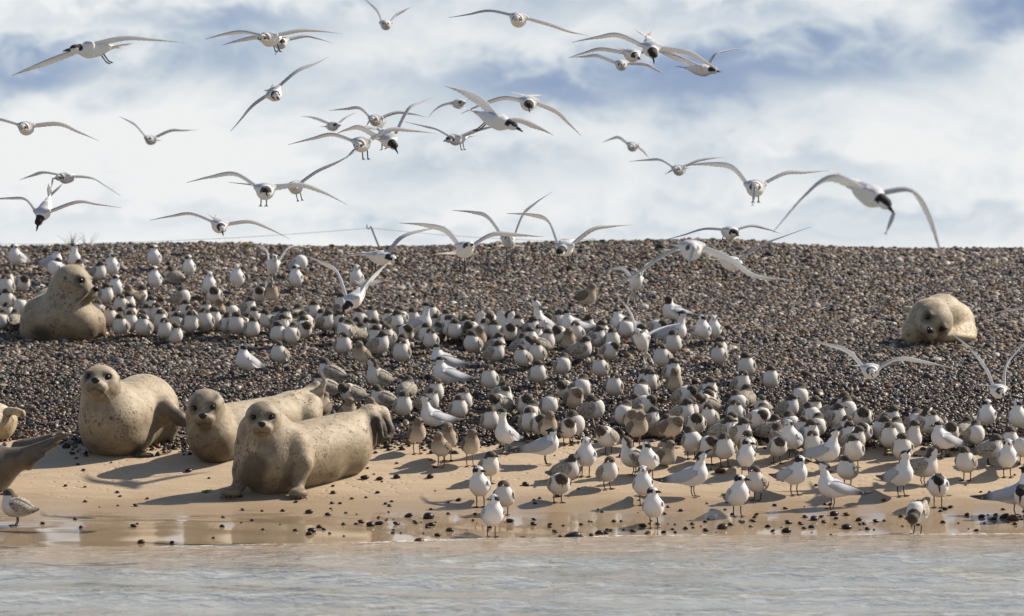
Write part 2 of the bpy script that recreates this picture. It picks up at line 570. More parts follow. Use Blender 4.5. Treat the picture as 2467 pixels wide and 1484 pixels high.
def shingle_material():
    m, w = material("packed_shingle")
    g = w.n('ShaderNodeNewGeometry').outputs['Position']
    v = w.n('ShaderNodeTexVoronoi', {'Vector': g, 'Scale': 30.0}, feature='F1')
    c = w.ramp(w.n('ShaderNodeSeparateColor', {0: v.outputs['Color']}).outputs[0],
               [(0.0, (0.05, 0.045, 0.04)), (0.4, (0.11, 0.085, 0.06)), (0.7, (0.18, 0.14, 0.10)), (1.0, (0.26, 0.24, 0.21))])
    c = w.mix(w.sm(v.outputs['Distance'], 0.25, 0.6), c, (0.03, 0.025, 0.02))
    b = w.n('ShaderNodeBsdfPrincipled', {'Base Color': c, 'Roughness': 0.75})
    w.link(w.n('ShaderNodeBump', {'Height': v.outputs['Distance'], 'Strength': 1.0, 'Distance': -0.02}).outputs[0], b.inputs['Normal'])
    finish(w, b.outputs[0])
    return m


PAL = [(0.0, (0.030, 0.029, 0.031)), (0.10, (0.060, 0.063, 0.073)), (0.22, (0.085, 0.064, 0.044)), (0.33, (0.050, 0.038, 0.030)), (0.43, (0.160, 0.112, 0.070)),
       (0.52, (0.115, 0.115, 0.120)), (0.61, (0.21, 0.165, 0.118)), (0.69, (0.10, 0.052, 0.030)), (0.75, (0.20, 0.203, 0.212)), (0.83, (0.30, 0.265, 0.215)), (0.90, (0.23, 0.135, 0.06)), (0.92, (0.37, 0.365, 0.36)), (0.965, (0.52, 0.50, 0.47))]


def pebble_material(name, source, fixed=None):
    m, w = material(name)
    g = w.n('ShaderNodeNewGeometry').outputs['Position']
    tc = w.n('ShaderNodeTexCoord').outputs['Object']
    if source == 'stuff':
        r = w.n('ShaderNodeAttribute', attribute_name='tone', attribute_type='INSTANCER').outputs['Fac']
    else:
        r = w.n('ShaderNodeObjectInfo').outputs['Random']
    c = w.ramp(r, PAL, 'CONSTANT')
    if fixed:
        c = w.mix(w.math('MULTIPLY', r, 0.5), fixed, tuple(q * 0.55 for q in fixed))
    z = w.n('ShaderNodeSeparateXYZ', {0: g}).outputs[2]
    zz = w.math('ADD', z, w.math('MULTIPLY', w.math('SUBTRACT', w.noise(g, 1.1, 3.0), 0.5), 0.9))
    wet = w.math('SUBTRACT', 1.0, w.sm(zz, 0.75, 1.30))
    c = w.mix(wet, w.mix(1.0, c, (0.96, 0.87, 0.77), 'MULTIPLY'), w.mix(1.0, c, (0.54, 0.44, 0.335), 'MULTIPLY'))
    nz = w.noise(g, 90.0, 3.0)
    c = w.mix(0.7, c, w.ramp(nz, [(0.3, (0.72, 0.72, 0.72)), (0.7, (1.2, 1.2, 1.2))]), 'MULTIPLY')
    b = w.n('ShaderNodeBsdfPrincipled', {'Base Color': c, 'Roughness': w.math('SUBTRACT', 0.62, w.math('MULTIPLY', wet, 0.22)),
                                        'Specular IOR Level': 0.26})
    finish(w, b.outputs[0])
    return m


M_SAND = sand_material()
M_SHINGLE = shingle_material()
M_PEB = pebble_material("pebble_stone", 'stuff')
M_PEB_DARK = pebble_material("dark_pebble", 'obj', (0.05, 0.05, 0.055))
M_PEB_BROWN = pebble_material("brown_pebble", 'obj', (0.105, 0.066, 0.042))
M_PEB_PALE = pebble_material("pale_pebble", 'obj', (0.38, 0.35, 0.30))
M_PEB_RED = pebble_material("rust_pebble", 'obj', (0.15, 0.062, 0.034))


def water_material():
    m, w = material("shallow_sea_water")
    g = w.n('ShaderNodeNewGeometry').outputs['Position']
    sh = w.n('ShaderNodeAttribute', attribute_name='shore').outputs['Fac']   # metres of water to the edge
    st = w.n('ShaderNodeMapping', {'Vector': g, 'Scale': (1.0, 1.8, 1.0)}).outputs[0]
    st2 = w.n('ShaderNodeMapping', {'Vector': g, 'Scale': (3.2, 3.4, 1.0)}).outputs[0]
    n1 = w.noise(st, 1.7, 5.0, 0.62, 0.2)
    n2 = w.noise(st2, 2.2, 4.0, 0.58, 0.1)
    n3 = w.noise(st2, 4.4, 4.0, 0.6, 0.0)
    near = w.math('SUBTRACT', 1.0, w.sm(w.math('ADD', sh, w.math('MULTIPLY', w.math('SUBTRACT', n1, 0.5), 2.2)), 0.1, 3.2))
    c = w.mix(near, w.ramp(n1, [(0.30, (0.14, 0.135, 0.10)), (0.50, (0.215, 0.22, 0.205)), (0.70, (0.28, 0.245, 0.165))]), (0.33, 0.24, 0.145))
    c = w.mix(w.math('MULTIPLY', w.sm(n3, 0.58, 0.70), 0.45), c, (0.30, 0.21, 0.10))
    c = w.mix(w.math('MULTIPLY', w.math('SUBTRACT', 1.0, w.sm(n3, 0.30, 0.42)), 0.5), c, (0.06, 0.075, 0.11))
    # broken foam at the very edge and thin streaks
    edge = w.math('SUBTRACT', 1.0, w.sm(w.math('ADD', sh, w.math('MULTIPLY', w.math('SUBTRACT', n2, 0.5), 0.9)), 0.02, 0.30))
    lace = w.math('MULTIPLY', edge, w.sm(w.noise(st2, 6.5, 4.0, 0.7), 0.48, 0.60))
    milk = w.math('MULTIPLY', w.sm(n2, 0.50, 0.72), w.math('SUBTRACT', 0.50, w.math('MULTIPLY', w.sm(sh, 0.5, 4.0), 0.26)))
    c = w.mix(milk, c, (0.66, 0.63, 0.58))
    c = w.mix(lace, c, (0.86, 0.86, 0.85))
    b = w.n('ShaderNodeBsdfPrincipled', {'Base Color': c, 'Roughness': w.math('ADD', 0.06, w.math('MULTIPLY', lace, 0.6)), 'IOR': 1.33})
    fineb = w.noise(st2, 4.6, 4.0, 0.6, 0.0)
    b1 = w.n('ShaderNodeBump', {'Height': n2, 'Strength': 0.6, 'Distance': 0.05})
    b2 = w.n('ShaderNodeBump', {'Height': fineb, 'Strength': 0.45, 'Distance': 0.014, 'Normal': b1.outputs[0]})
    w.link(b2.outputs[0], b.inputs['Normal'])
    finish(w, b.outputs[0])
    return m


M_WATER = water_material()


# ---------------------------------------------------------------- ground, sea, pebbles
def sheet(name, xs, ys, zf, mat, kind='structure', extra=None):
    X, Y = np.meshgrid(xs, ys, indexing='ij')
    Z = zf(X, Y)
    n, k = len(xs), len(ys)
    V = np.stack([X.ravel(), Y.ravel(), Z.ravel()], 1)
    i, j = np.meshgrid(np.arange(n - 1), np.arange(k - 1), indexing='ij')
    a = (i * k + j).ravel()
    Fc = np.stack([a, a + k, a + k + 1, a + 1], 1)
    me = bpy.data.meshes.new(name)
    me.vertices.add(len(V))
    me.vertices.foreach_set('co', V.astype(np.float32).ravel())
    me.loops.add(Fc.size)
    me.loops.foreach_set('vertex_index', Fc.astype(np.int32).ravel())
    me.polygons.add(len(Fc))
    me.polygons.foreach_set('loop_start', np.arange(0, Fc.size, 4, dtype=np.int32))
    me.polygons.foreach_set('use_smooth', np.ones(len(Fc), dtype=bool))
    if extra is not None:
        at = me.attributes.new(extra[0], 'FLOAT', 'POINT')
        at.data.foreach_set('value', extra[1](X, Y).astype(np.float32).ravel())
    me.materials.append(mat)
    me.update(calc_edges=True)
    o = link(name, me)
    tag(o, kind=kind)
    return o


def axis(inner_lo, inner_hi, step, outer):
    a = np.arange(inner_lo, inner_hi + step / 2, step)
    g = []
    d, p = step * 1.6, inner_hi
    while p < outer:
        p += d
        d *= 1.35
        g.append(p)
    hi = np.array(g)
    return np.concatenate([(inner_lo + inner_hi) - hi[::-1], a, hi])


xs_fine = axis(-5.2, 5.2, 0.05, 400)
sheet("sand", xs_fine, np.concatenate([[-40, -10, 5, 14, 20, 24, 26, 27.2], np.arange(28.0, 34.41, 0.05)]), ground, M_SAND)
sheet("shingle_bank", axis(-7, 7, 0.12, 400), np.concatenate([np.arange(33.0, 51, 0.12), [51.5, 52.5, 54, 57, 60, 75, 100, 160, 260, 400]]),
      lambda x, y: ground(x, y) - 0.035 + 0.027 * np.clip((y - toe(x)) / 0.25, 0, 1), M_SHINGLE)


def shore_dist(X, Y):
    ys = np.linspace(27.5, 32.5, 251)
    xs = np.linspace(-8, 8, 161)
    A, B = np.meshgrid(xs, ys, indexing='ij')
    Zg = ground(A, B)
    ey = ys[np.argmax(Zg > 0.0, axis=1)]
    return np.interp(X, xs, ey) - Y


def waves(X, Y):
    d = np.clip(shore_dist(X, Y) / 2.5, 0.0, 1.0)
    a = 0.25 + 0.75 * d
    z = 0.020 * np.sin(Y * 3.4 + 0.9 * np.sin(X * 0.6) + 0.5 * X * 0.3) + 0.013 * np.sin(Y * 6.6 + X * 1.5 + 1.3 * np.sin(X * 0.9)) + 0.009 * wav(X, Y * 1.6, 5.0, 21) + 0.006 * wav(X, Y * 1.4, 11.0, 22)
    swash = 0.012 * np.exp(-((shore_dist(X, Y) - 0.25) / 0.14) ** 2)
    fade = np.clip(1 - (abs(X) - 6) / 6, 0.1, 1)
    return z * a * fade + 0.004 + swash


sheet("sea_water", axis(-5.0, 5.0, 0.045, 400), np.concatenate([[-400, -200, -100, -50, -25, -10, 0, 8, 14, 18, 20, 21.5], np.arange(22.4, 31.6, 0.045)]), waves, M_WATER,
      extra=('shore', shore_dist))


def pebble_mesh(name, seed, sub=2):
    import bmesh
    r = np.random.default_rng(seed)
    bm = bmesh.new()
    bmesh.ops.create_icosphere(bm, subdivisions=sub, radius=1.0)
    ax = r.normal(size=(5, 3))
    ph = r.uniform(0, 6.28, 5)
    sc = (1.0, r.uniform(0.62, 0.92), r.uniform(0.42, 0.68))
    for v in bm.verts:
        p = np.array(v.co)
        k = 1 + 0.07 * sum(math.sin(1.7 * float(p @ ax[i]) + ph[i]) for i in range(5)) * 0.7
        v.co = Vector((p[0] * k * sc[0], p[1] * k * sc[1], p[2] * k * sc[2]))
    for f in bm.faces:
        f.smooth = True
    me = bpy.data.meshes.new(name)
    bm.to_mesh(me)
    bm.free()
    return me


PEB_MESH = [pebble_mesh("pebble_shape", 100 + i) for i in range(7)]


def place_pebble(x, y, size, tone, lift=0.35):
    """One loose pebble as a thing of its own."""
    i = random.randrange(7)
    me = PEB_BY_TONE[tone][i]
    o = link("pebble", me)
    z = float(ground(x, y))
    o.location = (x, y, z + size * 0.5 * lift)
    o.scale = (size * 0.5,) * 3
    o.rotation_euler = (random.uniform(-0.25, 0.25), random.uniform(-0.25, 0.25), random.uniform(0, 6.28))
    return o


PEB_BY_TONE = {}
for tone, mt in (('dark', M_PEB_DARK), ('brown', M_PEB_BROWN), ('pale', M_PEB_PALE), ('rust', M_PEB_RED)):
    PEB_BY_TONE[tone] = []
    for me in PEB_MESH:
        c = me.copy()
        c.materials.append(mt)
        PEB_BY_TONE[tone].append(c)


def build_shingle():
    """The bank's countless pebbles: one object, its points carry instanced stones."""
    step = 0.0342
    ys = np.arange(33.05, 50.2, step * 0.92)
    P = []
    for r, y in enumerate(ys):
        hw = 0.11 * y + 1.5
        x = np.arange(-hw, hw, step) + (r % 2) * step / 2
        P.append(np.stack([x, np.full_like(x, y)], 1))
    P = np.concatenate(P)
    P += rng.normal(0, step * 0.28, P.shape)
    d = P[:, 1] - toe(P[:, 0])
    keep = rng.random(len(P)) < np.clip((d + 0.40) / 0.45, 0.0, 1.0) ** 2.6
    P = P[keep]
    n = len(P)
    size = 0.0216 * np.exp(rng.normal(0, 0.26, n))
    big = rng.random(n) < 0.035
    size[big] *= rng.uniform(1.3, 1.8, big.sum())
    small = P[:, 1] < 36.5
    size[small] *= 0.92
    z = ground(P[:, 0], P[:, 1]) + rng.uniform(-0.004, 0.014, n)
    co = np.stack([P[:, 0], P[:, 1], z], 1)
    me = bpy.data.meshes.new("pebbles")
    me.vertices.add(n)
    me.vertices.foreach_set('co', co.astype(np.float32).ravel())
    def att(name, typ, key, val):
        a = me.attributes.new(name, typ, 'POINT')
        a.data.foreach_set(key, val)
    att('size', 'FLOAT', 'value', size.astype(np.float32))
    rot = np.stack([rng.normal(0, 0.32, n), rng.normal(0, 0.32, n), rng.uniform(0, 6.28, n)], 1)
    att('turn', 'FLOAT_VECTOR', 'vector', rot.astype(np.float32).ravel())
    att('pick', 'INT', 'value', rng.integers(0, 7, n).astype(np.int32))
    att('tone', 'FLOAT', 'value', rng.random(n).astype(np.float32))
    o = link("pebbles", me)
    tag(o, kind='stuff')
    ng = bpy.data.node_groups.new("pebble_spread", 'GeometryNodeTree')
    ng.interface.new_socket("Geometry", in_out='INPUT', socket_type='NodeSocketGeometry')
    ng.interface.new_socket("Geometry", in_out='OUTPUT', socket_type='NodeSocketGeometry')
    N = ng.nodes.new
    gi, go = N('NodeGroupInput'), N('NodeGroupOutput')
    tg = N('GeometryNodeGeometryToInstance')
    for k in range(7):
        ico = N('GeometryNodeMeshIcoSphere')
        ico.inputs['Radius'].default_value = 1.0
        ico.inputs['Subdivisions'].default_value = 2
        sp = N('GeometryNodeSetPosition')
        pos = N('GeometryNodeInputPosition')
        nz = N('ShaderNodeTexNoise')
        nz.noise_dimensions = '4D'
        nz.inputs['W'].default_value = 3.7 * k
        nz.inputs['Scale'].default_value = 0.75
        nz.inputs['Detail'].default_value = 0.0
        sub = N('ShaderNodeVectorMath')
        sub.operation = 'SUBTRACT'
        sub.inputs[1].default_value = (0.5, 0.5, 0.5)
        mul = N('ShaderNodeVectorMath')
        mul.operation = 'SCALE'
        mul.inputs['Scale'].default_value = 0.9
        ng.links.new(pos.outputs[0], nz.inputs['Vector'])
        ng.links.new(nz.outputs['Color'], sub.inputs[0])
        ng.links.new(sub.outputs[0], mul.inputs[0])
        ng.links.new(mul.outputs[0], sp.inputs['Offset'])
        ng.links.new(ico.outputs['Mesh'], sp.inputs['Geometry'])
        tr = N('GeometryNodeTransform')
        tr.inputs['Scale'].default_value = (1.0, (0.66, 0.8, 0.9, 0.72, 0.85, 0.6, 0.78)[k], (0.5, 0.62, 0.55, 0.45, 0.7, 0.52, 0.58)[k])
        ng.links.new(sp.outputs[0], tr.inputs['Geometry'])
        ss = N('GeometryNodeSetShadeSmooth')
        ng.links.new(tr.outputs[0], ss.inputs[0])
        smn = N('GeometryNodeSetMaterial')
        smn.inputs['Material'].default_value = M_PEB
        ng.links.new(ss.outputs[0], smn.inputs[0])
        ng.links.new(smn.outputs[0], tg.inputs[0])
    iop = N('GeometryNodeInstanceOnPoints')
    def named(nm, typ):
        a = N('GeometryNodeInputNamedAttribute')
        a.data_type = typ
        a.inputs['Name'].default_value = nm
        return next(s for s in a.outputs if s.enabled and s.name == 'Attribute')
    ng.links.new(gi.outputs[0], iop.inputs['Points'])
    ng.links.new(tg.outputs[0], iop.inputs['Instance'])
    iop.inputs['Pick Instance'].default_value = True
    ng.links.new(named('pick', 'INT'), iop.inputs['Instance Index'])
    e2r = N('FunctionNodeEulerToRotation')
    ng.links.new(named('turn', 'FLOAT_VECTOR'), e2r.inputs[0])
    ng.links.new(e2r.outputs[0], iop.inputs['Rotation'])
    ng.links.new(named('size', 'FLOAT'), iop.inputs['Scale'])
    ng.links.new(iop.outputs[0], go.inputs[0])
    md = o.modifiers.new("spread", 'NODES')
    md.node_group = ng
    me.materials.append(M_PEB)


build_shingle()
# ---------------------------------------------------------------- seals
def frame(yaw, pitch, roll):
    """Forward, right, up of a head. yaw 0 looks at the camera, + turns to picture-right; roll + leans the crown to picture-right."""
    y, p, r = D2R(yaw), D2R(pitch), D2R(roll)
    f = np.array([math.sin(y) * math.cos(p), -math.cos(y) * math.cos(p), math.sin(p)])
    s = np.array([math.cos(y), math.sin(y), 0.0])
    u = np.cross(f, s)
    s2 = s * math.cos(r) - u * math.sin(r)
    u2 = u * math.cos(r) + s * math.sin(r)
    return f, s2, u2


SEAL_TAN = np.array([0.335, 0.268, 0.178])
SEAL_LIT_TOP = np.array([0.50, 0.425, 0.31])


def make_seal(label, anchor, body, head, base=SEAL_TAN, dark=None, depth=0.0, wet=False, whisk=True, voxel=0.0155, marks=(), belly=0.0, Yfix=None, snout=1.0):
    """ANCHOR: picture place of its ground contact. BODY: ('c', k, x, y, depth, r, x, y, depth, r) or ('e', k, x, y, depth, rx, ry, rdepth)
    in picture units about the anchor's distance. HEAD: (x, y, depth, R, yaw, pitch, roll)."""
    ax, ay = anchor
    X, Y, Z = solve(ax, ay)
    if Yfix:
        Y = Yfix
        X = (ax - CX) / F * Y
        Z = float(ground(X, Y))
    s = F / Y
    def L(x, y, d):
        return np.array([(x - ax) / s, d, -(y - ay) / s])
    prims = []
    for b in body:
        if b[0] == 'c':
            _, k, x0, y0, d0, r0, x1, y1, d1, r1 = b
            prims.append(('c', k, L(x0, y0, d0), r0 / s, L(x1, y1, d1), r1 / s))
        else:
            _, k, x0, y0, d0, rx, ry, rd = b[:8]
            R = None
            if len(b) > 8:
                a = D2R(b[8])
                R = np.array([[math.cos(a), 0, -math.sin(a)], [0, 1, 0], [math.sin(a), 0, math.cos(a)]])
            prims.append(('e', k, L(x0, y0, d0), (rx / s, rd, ry / s), R))
    root = link("seal", None)
    root.location = (X, Y, Z - 0.012)
    tag(root, label, "seal", "seals hauled out on the beach")
    face = None
    if head:
        hx, hy, hd, R, yaw, pitch, roll = head
        c = L(hx, hy, hd)
        R = R / s
        f, r, u = frame(yaw, pitch, roll)
        H = lambda a, b, d: c + R * ((a if a < 0.85 else 0.85 + (a - 0.85) * snout + 0.3 * (snout - 1)) * f + b * r + d * u)
        Q = np.stack([f, r, u], 1)
        prims += [('e', 0.10 * R, H(0, 0, 0.02), (1.0 * R, 0.97 * R, 0.93 * R), Q),
                  ('c', 0.30 * R, H(0.45, 0, -0.22), 0.56 * R, H(0.92, 0, -0.30), 0.34 * R * snout ** 1.6),
                  ('e', 0.16 * R, H(1.02, 0.24, -0.38), (0.32 * R, 0.29 * R, 0.27 * R * snout), Q),
                  ('e', 0.16 * R, H(1.02, -0.24, -0.38), (0.32 * R, 0.29 * R, 0.27 * R * snout), Q),
                  ('e', 0.14 * R, H(1.16, 0, -0.14), (0.24 * R, 0.19 * R, 0.15 * R), Q),
                  ('e', 0.16 * R, H(0.86, 0, -0.66), (0.34 * R, 0.34 * R, 0.18 * R), Q),
                  ('e', 0.12 * R, H(0.73, 0.45, 0.385), (0.20 * R, 0.24 * R, 0.10 * R), Q),
                  ('e', 0.12 * R, H(0.73, -0.45, 0.385), (0.20 * R, 0.24 * R, 0.10 * R), Q)]
        eyes = [H(0.785, e * 0.455, 0.20) for e in (-1, 1)]
        face = (c, R, Q, eyes)

        def carve(G, D):
            for e in eyes:
                h = -(np.linalg.norm(G - e, axis=-1) - 0.142 * R)
                D = np.maximum(D, h)
            return D
        V, Fc = wrap(prims, voxel, carve)
    else:
        V, Fc = wrap(prims, voxel)
    # colour of the coat
    n = len(V)
    C = np.tile(base, (n, 1))
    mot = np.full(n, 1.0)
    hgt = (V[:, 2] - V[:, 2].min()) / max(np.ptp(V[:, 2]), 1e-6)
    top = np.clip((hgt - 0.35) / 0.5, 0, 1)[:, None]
    C = C * (1 - 0.65 * top) + SEAL_LIT_TOP * 0.65 * top if dark is None else C  # light falling on the upper body, painted into the coat as cream
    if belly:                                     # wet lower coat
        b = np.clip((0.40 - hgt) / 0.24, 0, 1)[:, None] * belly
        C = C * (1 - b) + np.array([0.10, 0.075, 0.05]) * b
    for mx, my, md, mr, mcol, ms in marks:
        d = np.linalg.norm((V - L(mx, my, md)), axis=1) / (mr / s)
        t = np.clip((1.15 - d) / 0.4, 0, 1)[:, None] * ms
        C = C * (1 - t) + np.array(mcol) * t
    if face:
        c, R, Q, eyes = face
        q = (V - c) @ Q / R
        def blend(t, colr):
            nonlocal C
            t = np.clip(t, 0, 1)[:, None]
            C = C * (1 - t) + np.array(colr) * t
        near = np.clip((1.6 - np.linalg.norm(q, axis=1)) / 0.3, 0, 1)
        # greyer crown and brown muzzle
        blend(near * 0.25, (0.20, 0.165, 0.12))
        blend(near * np.clip((q[:, 2] - 0.35) / 0.4, 0, 1) * 0.35, (0.24, 0.195, 0.135))
        blend(np.clip((q[:, 0] - 0.95) / 0.2, 0, 1) * np.clip((-0.18 - q[:, 2]) / 0.15, 0, 1) * 0.75 * near, (0.115, 0.082, 0.052))
        blend(np.clip((0.16 - abs(q[:, 1])) / 0.1, 0, 1) * np.clip((q[:, 0] - 0.5) / 0.3, 0, 1) * np.clip((0.5 - abs(q[:, 2] - 0.15)) / 0.3, 0, 1) * 0.25, (0.2, 0.15, 0.1))
        # mouth: a curved dark line under the whisker pads
        ml = -0.52 - 0.42 * q[:, 1] ** 2 / 0.5
        blend(np.clip((0.055 - np.abs(q[:, 2] - ml)) / 0.05, 0, 1) * (q[:, 0] > 0.55) * (np.abs(q[:, 1]) < 0.5) * 0.9, (0.03, 0.02, 0.015))
        for e in eyes:
            d = np.linalg.norm(V - e, axis=1) / R
            blend(np.clip((0.50 - d) / 0.26, 0, 1) * 0.80, (0.07, 0.052, 0.038))
            qe = (e - c) @ Q / R                  # tear streak running out and down from the eye
            dt = np.abs((q[:, 1] - qe[1]) - np.sign(qe[1]) * 0.35 * (qe[2] - q[:, 2]))
            blend(np.clip((0.10 - dt) / 0.08, 0, 1) * np.clip((qe[2] - q[:, 2]) / 0.1, 0, 1) * np.clip((q[:, 2] - qe[2] + 0.65) / 0.3, 0, 1) * (q[:, 0] > 0.2) * near * 0.5, (0.12, 0.09, 0.065))
        # ear hole
        for e in (-1, 1):
            d = np.linalg.norm(V - (c + R * (Q @ np.array([0.15, e * 0.92, 0.22]))), axis=1) / R
            blend(np.clip((0.12 - d) / 0.06, 0, 1), (0.06, 0.045, 0.03))
        mot *= 1 - 0.3 * near
    if dark is not None:
        C = np.tile(np.array(dark), (n, 1))
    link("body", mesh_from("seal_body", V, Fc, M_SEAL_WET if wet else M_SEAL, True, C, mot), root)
    if face:
        c, R, Q, eyes = face
        H = lambda a, b, d: c + R * (Q @ np.array([a if a < 0.85 else 0.85 + (a - 0.85) * snout + 0.3 * (snout - 1), b, d]))
        for e in eyes:
            link("eye", mesh_from("eye", *ball(e, 0.132 * R, 14, 10), M_EYE), root)
        v, fc = ball((0, 0, 0), (0.10, 0.21, 0.155), 14, 10)
        v = [H(1.36 + q[0] - 0.06 * abs(q[1] / 0.2), q[1] * (1.0 + 0.35 * q[2] / 0.155), -0.115 + q[2]) for q in v]
        nose = link("nose", mesh_from("nose", v, fc, M_NOSE), root)
        for e in (-1, 1):
            v, fc = ball((0, 0, 0), (0.035, 0.05, 0.075), 8, 6)
            v = [H(1.44 + q[0], e * 0.085 + q[1] + 0.4 * e * q[2], -0.125 + q[2]) for q in v]
            link("nostril", mesh_from("nostril", v, fc, M_EYE), nose)
        if whisk:
            for e in (-1, 1):
                parts = []
                for i in range(8):
                    a, b = random.uniform(-0.15, 0.12), random.uniform(0.7, 1.25)
                    p0 = H(1.12 + a, e * 0.36, -0.42 + a)
                    p1 = H(1.10 + a, e * (0.36 + 0.45 * b), -0.55 - 0.25 * b + 1.2 * a)
                    p2 = H(0.95 + a, e * (0.36 + 0.75 * b), -0.70 - 0.62 * b + 2.0 * a)
                    parts.append(tube([p0, p1, p2], [0.0010, 0.0008, 0.0004], 4))
                v, fc = join(parts)
                tag(link("whiskers", mesh_from("whiskers", v, fc, M_WHISK), root), kind="stuff")
    return root, L, s


def claws(root, L, s, x, y, d, n=5, w=30.0, length=6):
    """Dark claws along the front edge of a fore flipper."""
    for i in range(n):
        t = (i / (n - 1) - 0.5)
        p0 = L(x + t * w, y - 3 + abs(t) * 5, d)
        p1 = L(x + t * w * 1.15, y + 2 + abs(t) * 4, d - length / s)
        link("claw", mesh_from("claw", *tube([p0, p1], [2.2 / s, 0.7 / s], 6), M_CLAW), root)


BROWN = (0.085, 0.058, 0.035)

# seal propped on its fore flippers, nearest the water
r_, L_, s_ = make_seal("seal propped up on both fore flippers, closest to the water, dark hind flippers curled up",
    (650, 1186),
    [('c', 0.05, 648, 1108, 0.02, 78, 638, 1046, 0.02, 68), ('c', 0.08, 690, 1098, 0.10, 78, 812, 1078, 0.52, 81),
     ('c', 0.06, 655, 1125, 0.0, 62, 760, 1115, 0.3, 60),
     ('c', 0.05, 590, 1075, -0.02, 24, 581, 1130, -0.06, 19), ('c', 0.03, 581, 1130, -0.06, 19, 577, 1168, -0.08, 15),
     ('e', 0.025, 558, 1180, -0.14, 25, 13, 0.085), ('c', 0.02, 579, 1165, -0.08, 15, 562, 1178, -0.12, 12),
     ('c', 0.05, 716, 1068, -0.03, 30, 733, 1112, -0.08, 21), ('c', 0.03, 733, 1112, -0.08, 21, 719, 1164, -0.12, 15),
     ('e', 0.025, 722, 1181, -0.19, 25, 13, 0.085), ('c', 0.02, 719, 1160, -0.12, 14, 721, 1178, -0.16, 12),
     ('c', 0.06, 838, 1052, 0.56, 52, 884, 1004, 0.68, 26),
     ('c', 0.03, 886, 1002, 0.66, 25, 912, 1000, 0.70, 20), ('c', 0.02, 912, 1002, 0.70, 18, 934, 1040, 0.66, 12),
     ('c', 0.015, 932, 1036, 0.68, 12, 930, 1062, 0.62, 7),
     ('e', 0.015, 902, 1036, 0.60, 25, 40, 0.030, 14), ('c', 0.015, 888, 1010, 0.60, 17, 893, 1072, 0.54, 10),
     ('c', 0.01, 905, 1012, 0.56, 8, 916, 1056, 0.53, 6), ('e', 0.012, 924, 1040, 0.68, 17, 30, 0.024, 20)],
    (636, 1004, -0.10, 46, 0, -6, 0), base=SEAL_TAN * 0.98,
    marks=[(908, 1044, 0.58, 50, (0.05, 0.036, 0.023), 0.97), (930, 1046, 0.66, 32, (0.05, 0.036, 0.023), 0.95), (618, 1118, -0.17, 34, (0.085, 0.065, 0.045), 0.85), (688, 1120, -0.1, 28, (0.085, 0.065, 0.045), 0.8), (645, 1075, -0.18, 26, (0.13, 0.105, 0.08), 0.5),  # brown of the hind flippers deepened to carry their shade
           (558, 1184, -0.14, 26, (0.20, 0.14, 0.085), 0.8), (722, 1186, -0.19, 22, (0.24, 0.17, 0.10), 0.7), (610, 1150, -0.12, 36, (0.085, 0.065, 0.045), 0.8), (690, 1150, -0.1, 26, (0.09, 0.07, 0.05), 0.7)], belly=0.45)  # chest patches: wet fur with the body's shade painted in
claws(r_, L_, s_, 556, 1190, -0.215, 5, 36)
claws(r_, L_, s_, 722, 1191, -0.265, 5, 38)

# seal behind it with a raised tail
make_seal("seal with reddish crown and dark wet chest lying behind the propped up seal",
    (505, 1112),
    [('c', 0.06, 512, 1050, 0.0, 60, 500, 1000, 0.0, 53), ('c', 0.06, 545, 1035, 0.2, 66, 690, 1012, 0.75, 62), ('c', 0.05, 520, 1072, 0.02, 42, 640, 1060, 0.5, 50),
     ('c', 0.06, 690, 1000, 0.75, 52, 742, 958, 0.92, 26), ('c', 0.02, 738, 950, 0.92, 18, 752, 932, 0.92, 10), ('c', 0.015, 728, 948, 0.92, 14, 748, 928, 0.92, 8),
     ('c', 0.015, 748, 968, 0.88, 13, 760, 945, 0.86, 10), ('c', 0.012, 760, 945, 0.86, 11, 771, 920, 0.86, 7), ('c', 0.02, 722, 1010, 0.7, 44, 735, 985, 0.75, 34)],
    (498, 976, -0.08, 47, -4, -14, -3), base=SEAL_TAN,
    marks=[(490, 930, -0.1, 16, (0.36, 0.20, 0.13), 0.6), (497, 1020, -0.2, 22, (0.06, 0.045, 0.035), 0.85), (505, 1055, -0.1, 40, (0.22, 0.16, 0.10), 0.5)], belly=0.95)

# seal at the sand's upper edge, head up, flipper out to the side
make_seal("plump pale seal with chin lifted and a dark fore flipper held out sideways",
    (285, 1095),
    [('c', 0.07, 268, 1012, 0.02, 80, 250, 950, 0.0, 55), ('c', 0.08, 285, 1010, 0.15, 86, 332, 988, 0.5, 88), ('e', 0.05, 280, 1055, 0.08, 82, 44, 0.25),
     ('c', 0.05, 365, 985, 0.35, 44, 398, 985, 0.18, 24), ('c', 0.02, 398, 985, 0.18, 22, 430, 1006, 0.10, 18), ('c', 0.015, 430, 1006, 0.1, 18, 452, 1018, 0.06, 10),
     ('c', 0.05, 375, 1030, 0.42, 44, 400, 1016, 0.38, 27), ('c', 0.04, 345, 1065, 0.3, 26, 398, 1020, 0.36, 22), ('e', 0.02, 348, 1092, -0.05, 26, 7, 0.06)],
    (246, 921, -0.12, 50, -6, 14, 3), base=SEAL_TAN * 1.03,
    marks=[(430, 1006, 0.06, 34, (0.085, 0.062, 0.042), 0.9), (395, 980, 0.12, 24, (0.12, 0.09, 0.06), 0.75), (345, 1092, -0.06, 30, (0.05, 0.04, 0.03), 0.9)], belly=0.6)

